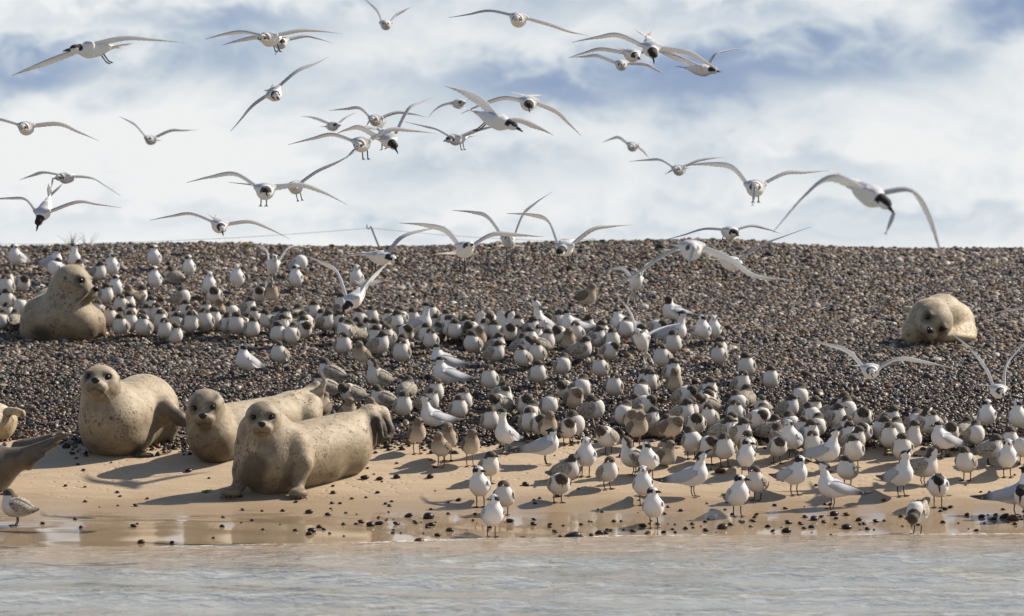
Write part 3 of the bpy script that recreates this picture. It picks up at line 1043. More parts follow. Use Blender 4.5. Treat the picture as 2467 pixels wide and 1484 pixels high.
# seal high on the shingle among the birds
make_seal("big spotted seal on the upper shingle, head turned in profile, young terns behind it",
    (150, 820),
    [('e', 0.08, 146, 772, 0.12, 100, 56, 0.34), ('c', 0.07, 158, 752, 0.0, 60, 165, 700, 0.0, 50), ('c', 0.08, 128, 752, 0.25, 66, 140, 760, 0.7, 66),
     ('c', 0.05, 96, 755, 0.06, 44, 74, 795, -0.02, 26), ('c', 0.04, 218, 772, 0.08, 34, 243, 804, 0.06, 12), ('c', 0.05, 190, 775, -0.02, 52, 120, 790, 0.0, 40)],
    (173, 679, -0.03, 48, 64, -7, 4), base=SEAL_TAN * 1.0,
    marks=[(243, 795, 0.02, 22, (0.16, 0.11, 0.06), 0.8), (100, 815, -0.2, 36, (0.07, 0.055, 0.04), 0.8), (190, 760, -0.2, 40, (0.36, 0.28, 0.18), 0.4), (205, 672, 0.0, 9, (0.05, 0.04, 0.035), 0.4)], belly=0.3, snout=1.14)

# curled seal on the far side
make_seal("pale seal alone on the bare shingle, curled up with its head hanging sideways",
    (2270, 830),
    [('c', 0.05, 2208, 795, 0.02, 36, 2240, 765, 0.08, 42), ('c', 0.06, 2240, 762, 0.10, 46, 2276, 756, 0.22, 48), ('c', 0.06, 2276, 758, 0.25, 50, 2306, 778, 0.45, 56),
     ('e', 0.05, 2268, 808, 0.25, 92, 26, 0.30), ('c', 0.03, 2330, 800, 0.35, 34, 2300, 800, 0.2, 32), ('c', 0.02, 2198, 742, 0.75, 7, 2212, 744, 0.75, 9)],
    (2249, 769, -0.08, 47, -12, -18, 44), base=np.array([0.50, 0.415, 0.28]), voxel=0.0155)

# two seals cut by the frame's edge
make_seal("pale seal cut by the picture edge, only its smooth side and small flipper in view",
    (10, 1062),
    [('e', 0.06, -75, 1012, 0.15, 112, 52, 0.36), ('c', 0.05, -60, 1000, 0.1, 48, -20, 1020, 0.1, 50), ('c', 0.02, 22, 985, 0.0, 10, 54, 990, -0.05, 9), ('c', 0.015, 40, 985, -0.02, 8, 58, 996, -0.05, 7)],
    None, base=np.array([0.55, 0.44, 0.27]))
make_seal("dark wet hind flippers and tail of a seal reaching in over the sand",
    (-10, 1186),
    [('c', 0.05, -150, 1090, 0.35, 95, -30, 1128, 0.06, 62), ('c', 0.05, -30, 1128, 0.06, 58, 36, 1106, 0.0, 30), ('c', 0.03, 36, 1104, 0.0, 28, 96, 1082, -0.04, 17),
     ('c', 0.010, 70, 1082, -0.05, 13, 166, 1041, -0.10, 5), ('c', 0.008, 80, 1092, -0.06, 11, 140, 1066, -0.13, 5), ('c', 0.008, 84, 1102, -0.05, 10, 112, 1090, -0.14, 5),
     ('c', 0.010, 40, 1072, 0.05, 15, 150, 1040, 0.05, 6), ('c', 0.008, 60, 1070, 0.03, 12, 128, 1044, 0.02, 5), ('c', 0.010, 70, 1118, -0.02, 12, 92, 1104, -0.12, 6),
     ('e', 0.012, 104, 1076, -0.05, 48, 10, 0.04, 24)],
    None, dark=(0.10, 0.075, 0.050), wet=True)


# ---------------------------------------------------------------- birds
WHITE = np.array([0.71, 0.685, 0.655])
BLACK = np.array([0.018, 0.017, 0.017])
BROWNCAP = np.array([0.055, 0.042, 0.030])
GREY = np.array([0.42, 0.43, 0.46])
BUFF = np.array([0.33, 0.29, 0.235])
CHICK = np.array([0.27, 0.205, 0.14])


def head_colors(kind, q, C, f_noise):
    """Paint cap and face; q is in head radii: forward, right, up."""
    d = np.linalg.norm(q, axis=1)
    f, r, u = q[:, 0], q[:, 1], q[:, 2]
    near = d < 1.75
    if kind == 'C':
        cap = near & (u > 0.06 - 0.0 * f) | near & (f < -0.35) & (u > -0.55)
        C[cap] = BLACK
    elif kind == 'A':
        cap = near & (f < 0.08) & (u > -0.38) | near & (abs(r) > 0.42) & (abs(u - 0.10) < 0.40) & (f < 0.72)
        C[cap] = BLACK * 1.4
        sp = near & (f >= 0.08) & (u > 0.62) & (f_noise > 0.6)
        C[sp] = np.array([0.09, 0.09, 0.095])
    elif kind == 'J':
        cap = near & (u > -0.12 - 0.22 * (abs(r) > 0.4)) & (f > -0.2) | near & (f <= -0.2) & (u > -0.6)
        C[cap] = BROWNCAP * (0.75 + 0.6 * f_noise[cap][:, None])
        pale = near & (f > 0.80) & (abs(r) < 0.32) & (u > 0.15)
        C[pale] = C[pale] * 0.5 + np.array([0.16, 0.12, 0.085]) * 0.5
    elif kind == 'G':
        hd = d < 1.55
        C[hd] = np.array([0.185, 0.14, 0.10]) * (0.75 + 0.5 * f_noise[hd][:, None])
    elif kind == 'H':
        hd = (d < 1.6) & (f > -0.45 - 0.25 * u)
        C[hd] = np.array([0.042, 0.027, 0.020])
    return C


def beak_mesh(c, f, u, R, length, thick, droop=0.12, gape=0.0):
    """Upper and lower mandible as pieces; returns (V, F) of the beak and the point and direction of its tip."""
    out = []
    s = np.cross(f, u)
    for sgn in (1, -1):
        a = sgn * D2R(gape) / 2
        d = f * math.cos(a) + u * math.sin(a)
        p0 = c + R * 0.72 * f + u * (-0.05 * R + sgn * thick * 0.3)
        p1 = p0 + d * length * 0.55
        p2 = p0 + d * length - u * length * droop * (1 if sgn > 0 else 0.8)
        out.append(tube([p0, p1, p2], [thick, thick * 0.72, thick * 0.14], 7))
    tip = c + R * 0.72 * f + f * length - u * length * droop
    return join(out), tip, out


def make_bird(kind, hp=0.0, hy=0.0, neck=0.0, pose='stand', gape=0.0):
    """One standing bird in its own frame: it faces -y, feet at the origin. Returns [(part, mesh)], and the height of its crown."""
    adult = kind in 'ACH'
    leg = {'A': 0.070, 'C': 0.072, 'J': 0.058, 'G': 0.082, 'H': 0.075}[kind]
    if pose == 'crouch':
        leg = 0.006
    z0 = leg
    if adult:
        breast, rb = np.array([0, -0.022, z0 + 0.078]), 0.064
        rump, rr = np.array([0, 0.105, z0 + 0.048]), 0.033
        hc = np.array([0, -0.040 - 0.01 * neck, z0 + 0.168 + 0.045 * neck])
        R, rn = 0.034, 0.034 - 0.004 * neck
    elif kind == 'G':
        breast, rb = np.array([0, -0.015, z0 + 0.072]), 0.062
        rump, rr = np.array([0, 0.075, z0 + 0.055]), 0.036
        hc = np.array([0, -0.045, z0 + 0.152 + 0.03 * neck])
        R, rn = 0.031, 0.036
    else:
        breast, rb = np.array([0, -0.018, z0 + 0.068]), 0.064
        rump, rr = np.array([0, 0.072, z0 + 0.050]), 0.036
        hc = np.array([0, -0.040, z0 + 0.139 + 0.04 * neck])
        R, rn = 0.0365, 0.040
    f, s, u = frame(hy, hp, 0)
    if pose == 'preen':                   # bill down into the breast
        hc = np.array([0.030 * math.sin(D2R(hy)), -0.078, z0 + 0.108])
        f, s, u = frame(hy, -62, 0)
    elif pose == 'tuck':                  # head laid back over the shoulder
        hc = np.array([0.020 * math.copysign(1, hy or 1), 0.006, z0 + 0.136])
        f, s, u = frame(180 - 25 * math.copysign(1, hy or 1), -12, 0)
    elif pose == 'bend':                  # reaching down to the ground in front
        breast = breast + np.array([0, 0.0, 0.006])
        rump = rump + np.array([0, 0.0, 0.05])
        hc = np.array([0.01, -0.105, z0 + 0.045])
        f, s, u = frame(hy, -70, 0)
    elif pose == 'beg':
        hc = hc + np.array([0, -0.006, 0.004])
        f, s, u = frame(hy, hp or 50, 0)
    prims = [('c', 0.02, rump, rr, breast, rb), ('e', 0.03, breast * 0.6 + rump * 0.4 + np.array([0, 0, -0.006]), (rb * 0.98, 0.085, rb * 0.93))]
    mid = breast + (hc - breast) * 0.5 + np.array([0, -0.004, 0.004])
    prims += [('c', 0.022, breast + np.array([0, -0.012, 0.02]), rb * 0.70, mid, rn * 1.05), ('c', 0.010, mid, rn * 0.92, hc, R * 0.80)]
    prims += [('e', 0.008, hc, (R * 1.06, R * 0.96, R * 0.93)), ('c', 0.010, hc, R * 0.82, hc + f * R * 0.78, R * 0.34)]
    prims += [('c', 0.02, rump, rr * 0.9, rump + np.array([0, 0.055, -0.012]), 0.013)]
    if kind == 'C':                       # shaggy crest
        for e in (-0.5, 0.0, 0.5):
            prims.append(('c', 0.004, hc + R * (-0.65 * f + 0.4 * u + e * s), 0.011, hc + R * (-1.45 * f + 0.30 * u + e * 0.8 * s), 0.004))
    if pose != 'crouch':
        for e in (-1, 1):
            prims.append(('c', 0.014, np.array([e * 0.024, 0.018, z0 + 0.028]), 0.020, np.array([e * 0.024, 0.016, z0 + 0.002]), 0.008))
    V, Fc = wrap(prims, 0.0052)
    n = len(V)
    C = np.tile(WHITE, (n, 1))
    mot = np.zeros(n)
    fn = np.sin(V[:, 0] * 410 + 1) * np.sin(V[:, 1] * 370 + 2) * np.sin(V[:, 2] * 390) * 0.5 + 0.5 + 0.25 * np.sin(V[:, 0] * 900 + V[:, 2] * 700)
    ax = np.clip((V[:, 1] - breast[1]) / (rump[1] - breast[1]), 0, 1.4)
    mz = breast[2] + (rump[2] - breast[2]) * ax
    back = (V[:, 1] > breast[1] + 0.012) & (V[:, 2] > mz + 0.018) & (np.linalg.norm(V - hc, axis=1) > R * 1.25)
    if kind == 'J':
        flank = np.clip((V[:, 1] - breast[1] + 0.03) / 0.06, 0, 1) * np.clip((np.abs(V[:, 0]) - 0.025) / 0.03, 0, 1)
        low = np.clip((z0 + 0.05 - V[:, 2]) / 0.05, 0, 1)  # warm bounce and shade painted into the lower belly
        t = np.clip(0.75 * flank + 0.5 * low, 0, 1)[:, None]
        C = np.array([0.62, 0.58, 0.53]) * (1 - t) + np.array([0.40, 0.345, 0.28]) * t
        mot = 0.55 * flank * (V[:, 2] > z0 + 0.03)
        C[back] = BUFF * 1.25
        mot[back] = 0.95
    elif kind in 'AC':
        C[back & (ax > 0.12) & (ax < 1.0)] = GREY
    elif kind == 'H':
        C[back & (ax < 0.9)] = GREY * 0.9
    elif kind == 'G':
        t = np.clip((V[:, 2] - z0 - 0.035) / 0.06, 0, 1)[:, None]
        C = np.array([0.58, 0.50, 0.40]) * (1 - t) + CHICK * 1.25 * t
        C = C * (0.85 + 0.3 * fn[:, None])
        C[back] = CHICK * 0.75
        mot[back] = 0.6
    q = (V - hc) @ np.stack([f, s, u], 1) / R
    C = head_colors(kind, q, C, fn)
    out = [("body", mesh_from("tern_body", V, Fc, M_PLUME, True, C, mot), [])]
    # folded wings that lie on the flanks
    big = adult
    tip_y = (0.31 if big else 0.150) + (0.0 if kind != 'G' else -0.02)
    nu, nv = 15, 7
    prof = (1.25 if kind == 'J' else 1.0) * np.interp(np.linspace(0, 1, nu), [0, .1, .25, .5, .72, .88, 1], [.010, .030, .041, .036, .020, .011, .004])
    for e in (-1, 1):
        y0 = breast[1] - 0.030
        zs, zt = breast[2] + 0.018, rump[2] - (0.002 if pose != 'bend' else -0.04)
        tt = np.linspace(0, 1, nu)
        cy = y0 + (tip_y - y0) * tt
        cz = zs + (zt - zs) * np.clip(tt / 0.8, 0, 1) - 0.006 * np.sin(math.pi * tt) + 0.012 * np.clip(tt - 0.75, 0, 1)
        v = np.linspace(-1, 1, nv)
        Yg = np.repeat(cy[:, None], nv, 1) + 0.004 * v[None, :] ** 2
        Zg = cz[:, None] - v[None, :] * prof[:, None] - 0.006
        xs = np.linspace(0.115, 0.0, 70)
        P = np.stack([np.broadcast_to(xs[None, None, :] * e, (nu, nv, 70)), np.broadcast_to(Yg[..., None], (nu, nv, 70)), np.broadcast_to(Zg[..., None], (nu, nv, 70))], -1)
        D = sdf(prims[:4] + prims[6:7], P)
        inside = D < 0.0035
        has = inside.any(-1)
        xi = np.where(has, xs[np.argmax(inside, -1)], np.nan)
        base_x = np.interp(tt, [0, .2, .5, .75, 1], [0.040, 0.058, 0.036, 0.018, 0.006])
        Xg = np.where(np.isnan(xi), base_x[:, None] * (1 - 0.15 * v[None, :] ** 2), xi)
        Xg = np.minimum(Xg, 0.085)
        for _ in range(3):
            Xg[1:-1] = 0.5 * Xg[1:-1] + 0.25 * (Xg[2:] + Xg[:-2])
            Xg[:, 1:-1] = 0.5 * Xg[:, 1:-1] + 0.25 * (Xg[:, 2:] + Xg[:, :-2])
        Xg = Xg + (0.008 if kind != 'G' else 0.005) * (1 - v[None, :] ** 4)
        Vo = np.stack([e * Xg, Yg, Zg], -1).reshape(-1, 3)
        Vi = np.stack([e * np.maximum(Xg - 0.008, 0.002), Yg, Zg], -1).reshape(-1, 3)
        fc = []
        N = nu * nv
        for i in range(nu - 1):
            for j in range(nv - 1):
                a = i * nv + j
                fc.append((a, a + 1, a + nv + 1, a + nv) if e < 0 else (a, a + nv, a + nv + 1, a + 1))
                fc.append((N + a, N + a + nv, N + a + nv + 1, N + a + 1) if e < 0 else (N + a, N + a + 1, N + a + nv + 1, N + a + nv))
        rim = [i * nv for i in range(nu)] + [(nu - 1) * nv + j for j in range(1, nv)] + [i * nv + nv - 1 for i in range(nu - 2, -1, -1)] + [j for j in range(nv - 2, 0, -1)]
        for a, b in zip(rim, rim[1:] + rim[:1]):
            fc.append((a, b, N + b, N + a) if e > 0 else (b, a, N + a, N + b))
        Vw = np.concatenate([Vo, Vi])
        tw = np.concatenate([np.repeat(tt, nv)] * 2)
        if kind in 'ACH':
            cw = np.tile(GREY * 0.95, (len(Vw), 1))
            k = np.clip((tw - 0.58) / 0.14, 0, 1)[:, None]
            cw = cw * (1 - k) + np.array([0.075, 0.075, 0.08]) * k
            mw = np.zeros(len(Vw))
        elif kind == 'J':
            cw = np.tile(BUFF * 1.1, (len(Vw), 1))
            k = np.clip((tw - 0.7) / 0.1, 0, 1)[:, None]
            cw = cw * (1 - k) + np.array([0.16, 0.15, 0.14]) * k
            mw = np.full(len(Vw), 0.9)
        else:
            cw = np.tile(CHICK * 0.62, (len(Vw), 1))
            k = np.clip((tw - 0.65) / 0.1, 0, 1)[:, None]
            cw = cw * (1 - k) + np.array([0.06, 0.05, 0.045]) * k
            mw = np.full(len(Vw), 0.5)
        rimw = np.tile(np.clip((np.abs(v) - 0.55) / 0.45, 0, 1) ** 1.5, 2 * nu)[:, None] * (0.55 if kind == "J" else 0.25) * (1 - np.clip((tw - 0.5) / 0.3, 0, 1))[:, None]
        cw = cw * (1 - rimw) + np.array([0.60, 0.56, 0.51] if kind != "G" else [0.33, 0.26, 0.19]) * rimw
        mw = mw * (1 - 0.6 * rimw[:, 0])
        out.append(("wing", mesh_from("folded_wing", Vw, fc, M_PLUME, True, cw, mw), []))
    # tail: a shallow fork
    ty = (0.235 if big else 0.125)
    b = rump + np.array([0, 0.030, -0.004])
    tv, tf = [], []
    for lay in (0.004, -0.004):
        for x, y, z in ((-0.016, 0, 0), (0.016, 0, 0), (0.026, ty - b[1], -0.008), (0.010, (ty - b[1]) * 0.72, -0.003), (-0.010, (ty - b[1]) * 0.72, -0.003), (-0.026, ty - b[1], -0.008)):
            tv.append(b + np.array([x, y, z + lay + (0.05 * y / 0.1 if pose == 'bend' else 0)]))
    tf = [(0, 1, 2, 3), (0, 3, 4, 5), (7, 6, 9, 8), (6, 11, 10, 9)] + [(i, i + 6, (i + 1) % 6 + 6, (i + 1) % 6) for i in range(6)]
    tcol = {'G': np.array([0.10, 0.08, 0.06]), 'J': np.array([0.48, 0.46, 0.42])}.get(kind, WHITE)
    out.append(("tail", mesh_from("tail", tv, tf, M_TAIL, False, np.tile(tcol, (12, 1)), np.full(12, 0.3 if kind in 'JG' else 0)), []))
    # beak
    if pose != 'tuck' or True:
        blen = {'A': 0.058, 'C': 0.064, 'J': 0.040, 'G': 0.026, 'H': 0.036}[kind]
        bm = {'A': M_BEAK_K, 'C': M_BEAK_K, 'J': M_BEAK_B if kind == 'J' else M_BEAK_K, 'G': M_BEAK_B, 'H': M_LEG_R}[kind]
        (bv, bf), tip, halves = beak_mesh(hc, f, u, R, blen, 0.0082 if adult else 0.0074, 0.10, gape)
        subs = []
        if kind in 'AC' and not gape:
            p = tip
            subs.append(("beak_tip", mesh_from("beak_tip", *tube([p - f * blen * 0.20 + u * 0.0022, p + f * 0.001], [0.0034, 0.0012], 6), M_TIP)))
        elif kind == 'J' and not gape:
            subs.append(("beak_tip", mesh_from("beak_tip", *tube([tip - f * blen * 0.34 + u * 0.003, tip + f * 0.001], [0.0046, 0.0014], 6), M_HORN)))
        if gape:
            g0 = hc + R * 0.78 * f
            subs.append(("gape", mesh_from("gape", *tube([g0, g0 + f * blen * 0.42], [0.0058, 0.002], 6), M_MOUTH)))
        out.append(("beak", mesh_from("beak", bv, bf, bm), subs))
    for e in (-1, 1):
        ep = hc + R * (0.50 * f + e * 0.78 * s + 0.16 * u)
        out.append(("eye", mesh_from("eye", *ball(ep, 0.0052, 8, 6), M_EYE), []))
    if pose != 'crouch':
        lm = {'G': M_LEG_P, 'H': M_LEG_R}.get(kind, M_LEG_K)
        for e in (-1, 1):
            x = e * 0.024
            parts = [tube([(x, 0.016, z0 + 0.012), (x, 0.020, z0 * 0.5), (x, 0.010, 0.004)], [0.0046, 0.0040, 0.0034], 6)]
            toes = [(x + a, -0.030, 0.002) for a in (-0.018, 0.0, 0.018)]
            for t in toes:
                parts.append(tube([(x, 0.010, 0.004), t], [0.0030, 0.0018], 5))
            parts.append(([(x, 0.008, 0.004), toes[0], toes[1], (x, 0.008, 0.001), (toes[0][0], toes[0][1], 0.0), (toes[1][0], toes[1][1], 0.0)], [(0, 1, 2), (3, 5, 4)]))
            parts.append(([(x, 0.008, 0.004), toes[1], toes[2], (x, 0.008, 0.001), (toes[1][0], toes[1][1], 0.0), (toes[2][0], toes[2][1], 0.0)], [(0, 1, 2), (3, 5, 4)]))
            out.append(("leg", mesh_from("leg", *join(parts), lm), []))
    return out, float(V[:, 2].max())


BIRD_CACHE = {}


def bird(kind, hp=0, hy=0, neck=0.0, pose='stand', gape=0.0):
    k = (kind, hp, hy, neck, pose, gape)
    if k not in BIRD_CACHE:
        BIRD_CACHE[k] = make_bird(*k)
    return BIRD_CACHE[k]


def put_parts(parts, root):
    for nm, me, subs in parts:
        o = link(nm, me, root)
        for sn, sm in subs:
            link(sn, sm, o)
# ---------------------------------------------------------------- where the birds stand
# Rows: (x, y of the crown, look, body yaw) read off enlarged parts of the picture; see LOOK for what each look is.
LOOK = {
    'a': ('A', dict()), 'al': ('A', dict(hy=-50)), 'ar': ('A', dict(hy=50)), 'at': ('A', dict(neck=1.0, hy=35)), 'as': ('A', dict(pose='tuck', hy=1)),
    'c': ('C', dict()), 'ct': ('C', dict(neck=1.3)), 'cu': ('C', dict(neck=0.8, hp=35)), 'co': ('C', dict(pose='beg', hp=28, neck=0.9, gape=26)),
    'cv': ('C', dict(pose='beg', hp=68, neck=1.2, gape=24)), 'cp': ('C', dict(pose='preen', hy=15)),
    'j': ('J', dict()), 'jl': ('J', dict(hy=-45)), 'jr': ('J', dict(hy=45)), 'jp': ('J', dict(pose='preen')), 'jq': ('J', dict(pose='preen', hy=30)),
    'js': ('J', dict(pose='tuck', hy=1)), 'jt': ('J', dict(pose='tuck', hy=-1)), 'jc': ('J', dict(pose='crouch')), 'jk': ('J', dict(pose='crouch', hy=50)),
    'jo': ('J', dict(pose='beg', hp=55, neck=0.6, gape=26)), 'jn': ('J', dict(neck=0.9, hy=20)), 'jb': ('J', dict(pose='bend')),
    'g': ('G', dict()), 'gr': ('G', dict(hy=45)), 'gp': ('G', dict(pose='preen', hy=20)), 'gn': ('G', dict(neck=0.8)), 'gc': ('G', dict(pose='crouch')),
    'h': ('H', dict()),
}
PARTS = [
 # upper shingle, picture-left
 (0, 900, 2.467, [
  (150,180,'ar',-15),(560,228,'c',55),(550,322,'as',-20),(740,168,'at',10),(780,335,'jc',150),(975,350,'jr',25),(1110,270,'al',5),(1520,193,'ar',0),(1870,290,'ar',0),
  (1530,400,'ar',-5),(2340,385,'a',5),(2060,455,'a',10),(1690,400,'jc',-120),(1140,485,'ar',5),(65,438,'j',0),(70,485,'j',15),(240,490,'jp',25),(70,620,'jr',0),(215,690,'js',20),(75,755,'j',10),
  (150,822,'jc',170),(10,830,'js',0),(1050,567,'jr',10),(1275,580,'gc',-40),(1400,588,'jc',110),(1200,670,'j',0),(1275,655,'jr',20),(1495,690,'jk',35),(970,730,'jl',-15),(1085,790,'j',0),
  (1200,803,'jc',20),(1290,770,'jr',0),(1450,775,'j',15),(1550,760,'j',-10),(1385,830,'jl',0),(1565,825,'j',5),(1165,870,'jr',-35),(1280,838,'j',0),(1420,873,'j',5),(1640,912,'j',0),
  (1745,960,'jk',40),(1745,855,'jc',-60),(1675,808,'jc',30),(1745,800,'j',10),(1840,730,'jr',15),(1890,790,'j',5),(1872,840,'j',0),(1830,600,'js',70),(2120,607,'jp',10),(2035,740,'j',-5),
  (2170,722,'gr',30),(2285,750,'jt',-15),(2020,815,'j',0),(2105,800,'jr',10),(2180,830,'jc',-30),(2245,860,'j',5),(2335,850,'jl',0),(2410,905,'jp',-10),(2385,1172,'al',-35)]),
 (800, 900, 2.467, [
  (600,600,'jp',25),(715,550,'g',5),(940,387,'ar',0),(1000,272,'as',30),(1535,390,'a',-5),(1380,660,'jr',-20),(500,702,'jc',60),(545,800,'jl',0),(645,822,'jl',-50),
  (745,795,'jr',35),(850,805,'jr',30),(965,775,'jc',175),(1120,738,'j',10),(1200,822,'jk',-20),(1350,780,'gc',150),(1070,840,'jt',25),(1270,832,'jr',35),(1040,885,'jr',10),(950,860,'jc',130),
  (810,875,'jr',20),(500,865,'jc',15),(505,900,'j',0),(775,945,'jr',0),(1020,948,'jp',5),(910,958,'js',0),(1450,900,'jr',-15),(1365,833,'jr',10),(1420,925,'js',-15),(1560,812,'jl',-20),
  (1685,792,'j',5),(1560,900,'jc',-100),(1650,912,'jk',30),(1590,962,'jc',160),(1720,918,'jl',-30),(1800,940,'jc',-140),(1865,822,'jr',5),(1935,832,'jr',40),(1985,790,'jl',10),
  (2090,810,'jc',0),(2230,758,'ct',55),(2290,757,'j',0),(2330,872,'jc',-60),(2410,830,'j',0),(2455,885,'j',-15),(1725,980,'jl',-35),(1850,970,'j',0),(1790,1040,'jr',35),(2020,973,'jq',-10),
  (2215,960,'jr',-20),(2275,1013,'j',0),(2350,950,'jc',165),(1990,1112,'j',5),(2000,1070,'jc',20),(1410,1050,'jl',5),(1580,1140,'g',-15),(775,1140,'j',-10),(1225,1310,'j',-85),
  (1715,1312,'jo',-50),(2330,1172,'c',-65),(2365,1297,'c',-60)]),
 (1600, 900, 2.467, [
  (505,885,'j',0),(480,812,'jk',10),(530,922,'jl',-30),(640,882,'jr',15),(712,948,'jp',-15),(730,905,'jc',150),(800,897,'jk',-20),(835,917,'j',0),(905,862,'jp',15),(1015,825,'jo',0),
  (1070,835,'jo',15),(780,838,'jo',-20),(950,930,'jl',-10),(1145,875,'j',5),(1040,910,'jc',-60),(780,995,'gc',10),(705,1035,'jl',-20),(1075,962,'jp',0),(1170,980,'jc',15),(975,1055,'jr',45),
  (955,1133,'jr',30),(1285,1000,'jr',-10),(1360,975,'jc',70),(1250,1060,'js',60),(1320,1085,'jq',-60),(1445,1018,'j',20),(1360,1125,'j',10),(1205,1175,'j',-5),(1555,990,'jp',-20),(1665,1010,'gc',10),
  (1755,945,'j',10),(1375,735,'cv',-25),(1465,832,'jk',35),(1415,865,'jp',25),(1325,895,'jr',45),(1300,930,'jc',40),(1560,825,'jr',40),(1660,832,'c',-55),(1870,880,'jk',55),(2000,930,'jk',20),
  (1960,985,'jr',35),(2100,1010,'j',10),(1835,1092,'j',85),(2150,820,'c',-60),(2230,900,'js',10),(2080,1150,'jq',35),(1620,1258,'js',40),(1975,1275,'j',-5),(1345,1330,'jr',-20),(895,1375,'j',10),
  (2425,1410,'jr',-25),(1885,570,'gr',65)]),
 (2300, 900, 2.467, [
  (820,932,'jq',45),(910,700,'h',-65),(1040,840,'ct',65),(1010,922,'j',0),(1245,885,'al',-15),(1375,885,'a',5),(960,1030,'j',0),(640,967,'jr',0),(860,1165,'j',0),(1425,1155,'j',5),
  (1440,1100,'jr',15),(970,1308,'jr',25),(1000,1402,'g',10),(700,1410,'jr',-25),(1700,1250,'jr',5),(1930,1380,'jr',0),(1655,1428,'jl',25)]),
 (800, 1400, 2.467, [
  (1185,215,'j',-80),(1455,320,'jq',-65),(1750,335,'jl',-70),(2060,247,'j',165),(2320,275,'jl',10),(2265,365,'jl',25),(1495,465,'gr',25),(1680,462,'g',-40),(1995,398,'j',0),
  (1215,412,'g',165),(2245,432,'co',-60),(2160,645,'gr',15),(2350,790,'g',-20),(1835,600,'g',80)]),
 (1600, 1400, 2.467, [
  (480,695,'g',10),(1030,300,'jl',50),(1050,352,'jl',25),(630,360,'j',15),(570,440,'j',0),(960,425,'jq',-40),(893,545,'j',0),(1250,432,'jp',20),(1290,490,'js',5),(1270,540,'j',-5),
  (1475,578,'g',20),(1400,615,'jp',15),(1480,405,'js',10),(1630,290,'jq',-35),(1795,232,'js',15),(1745,368,'gp',25),(2110,222,'j',0),(1960,435,'jt',65),(1765,575,'js',75),(1655,655,'jp',0),
  (2035,725,'jp',-10),(1015,555,'ct',-25),(1515,748,'c',82),(1820,840,'a',-10),(710,757,'gr',15),(905,975,'jr',40),(785,1120,'ar',-5),(1005,1265,'j',-20),(910,1400,'al',5),(1555,1185,'jp',-5),
  (2065,1030,'jl',10),(1700,1005,'jk',75)]),
 (2300, 1400, 2.467, [
  (710,177,'jr',-15),(680,282,'js',20),(705,440,'jq',50),(600,425,'jc',-70),(490,490,'js',15),(620,512,'g',150),(560,568,'gp',-5),(645,580,'gr',25),(770,552,'jc',70),(1110,345,'jq',40),
  (1325,255,'jr',30),(1270,348,'js',-50),(1330,385,'jp',20),(1245,428,'jq',-70),(1090,470,'jr',40),(1140,456,'jr',20),(1335,518,'j',5),(900,610,'jc',50),(990,635,'gp',30),(1180,600,'jp',-5),
  (1590,485,'j',10),(1625,390,'jt',20),(1690,335,'jc',170),(1830,440,'jc',-30),(1850,515,'js',25),(2130,427,'jr',30),(2220,322,'js',15),(2370,445,'jc',60),(2345,510,'jt',15),(1775,580,'jq',10),
  (1545,588,'jr',50),(1520,630,'j',70),(1660,645,'jr',35),(1970,632,'jc',120),(2000,700,'jc',-150),(2120,580,'jt',-10),(2115,667,'a',-25),(2250,632,'jl',10),(2325,660,'jr',25),(2385,600,'js',0),
  (2365,772,'j',5),(1165,730,'jt',15),(935,872,'gc',35),(1345,820,'jq',30),(1480,797,'j',0),(1725,770,'jl',20),(1680,852,'ar',0),(1990,835,'jp',-10),(2200,1015,'ar',25),(510,840,'jo',-70),
  (715,890,'al',-15),(1245,978,'cu',72),(680,1120,'a',0),(780,1330,'ar',0),(1620,1207,'ar',10),(1785,1120,'j',-5)]),
 (3100, 1400, 2.473, [
  (705,410,'jr',35),(715,450,'js',30),(600,470,'jc',50),(640,520,'jr',50),(620,515,'jk',60),(870,560,'jp',10),(1160,540,'jr',45),(1105,618,'jc',5),(1030,632,'js',-60),(1490,545,'jo',65),(1420,572,'js',30),
  (1550,580,'j',-20),(1200,640,'js',20),(690,620,'jl',10),(725,680,'jr',25),(825,730,'jr',50),(855,690,'jp',-20),(1125,692,'j',0),(1360,668,'jn',10),(1600,690,'c',-60),(1745,690,'jp',20),
  (1270,800,'jl',0),(800,815,'jr',15),(560,750,'cu',45),(1900,655,'jc',150),(2000,672,'js',20),(2105,478,'ar',0),(2400,488,'al',-5),(2335,735,'j',25),(2180,812,'j',75),(2305,858,'a',5),(2440,800,'js',-15),
  (1895,930,'jr',0),(1290,968,'cu',30),(1530,938,'jo',60),(485,1082,'co',-75),(690,1020,'jl',-20),(1600,1188,'cp',-10),(2455,1120,'ct',80)]),
 (0, 1850, 2.417, [(85,235,'j',-72)]),
 (3100, 1850, 1.3715, [(765,204,'jb',-20),(1355,105,'cp',-40)]),
]

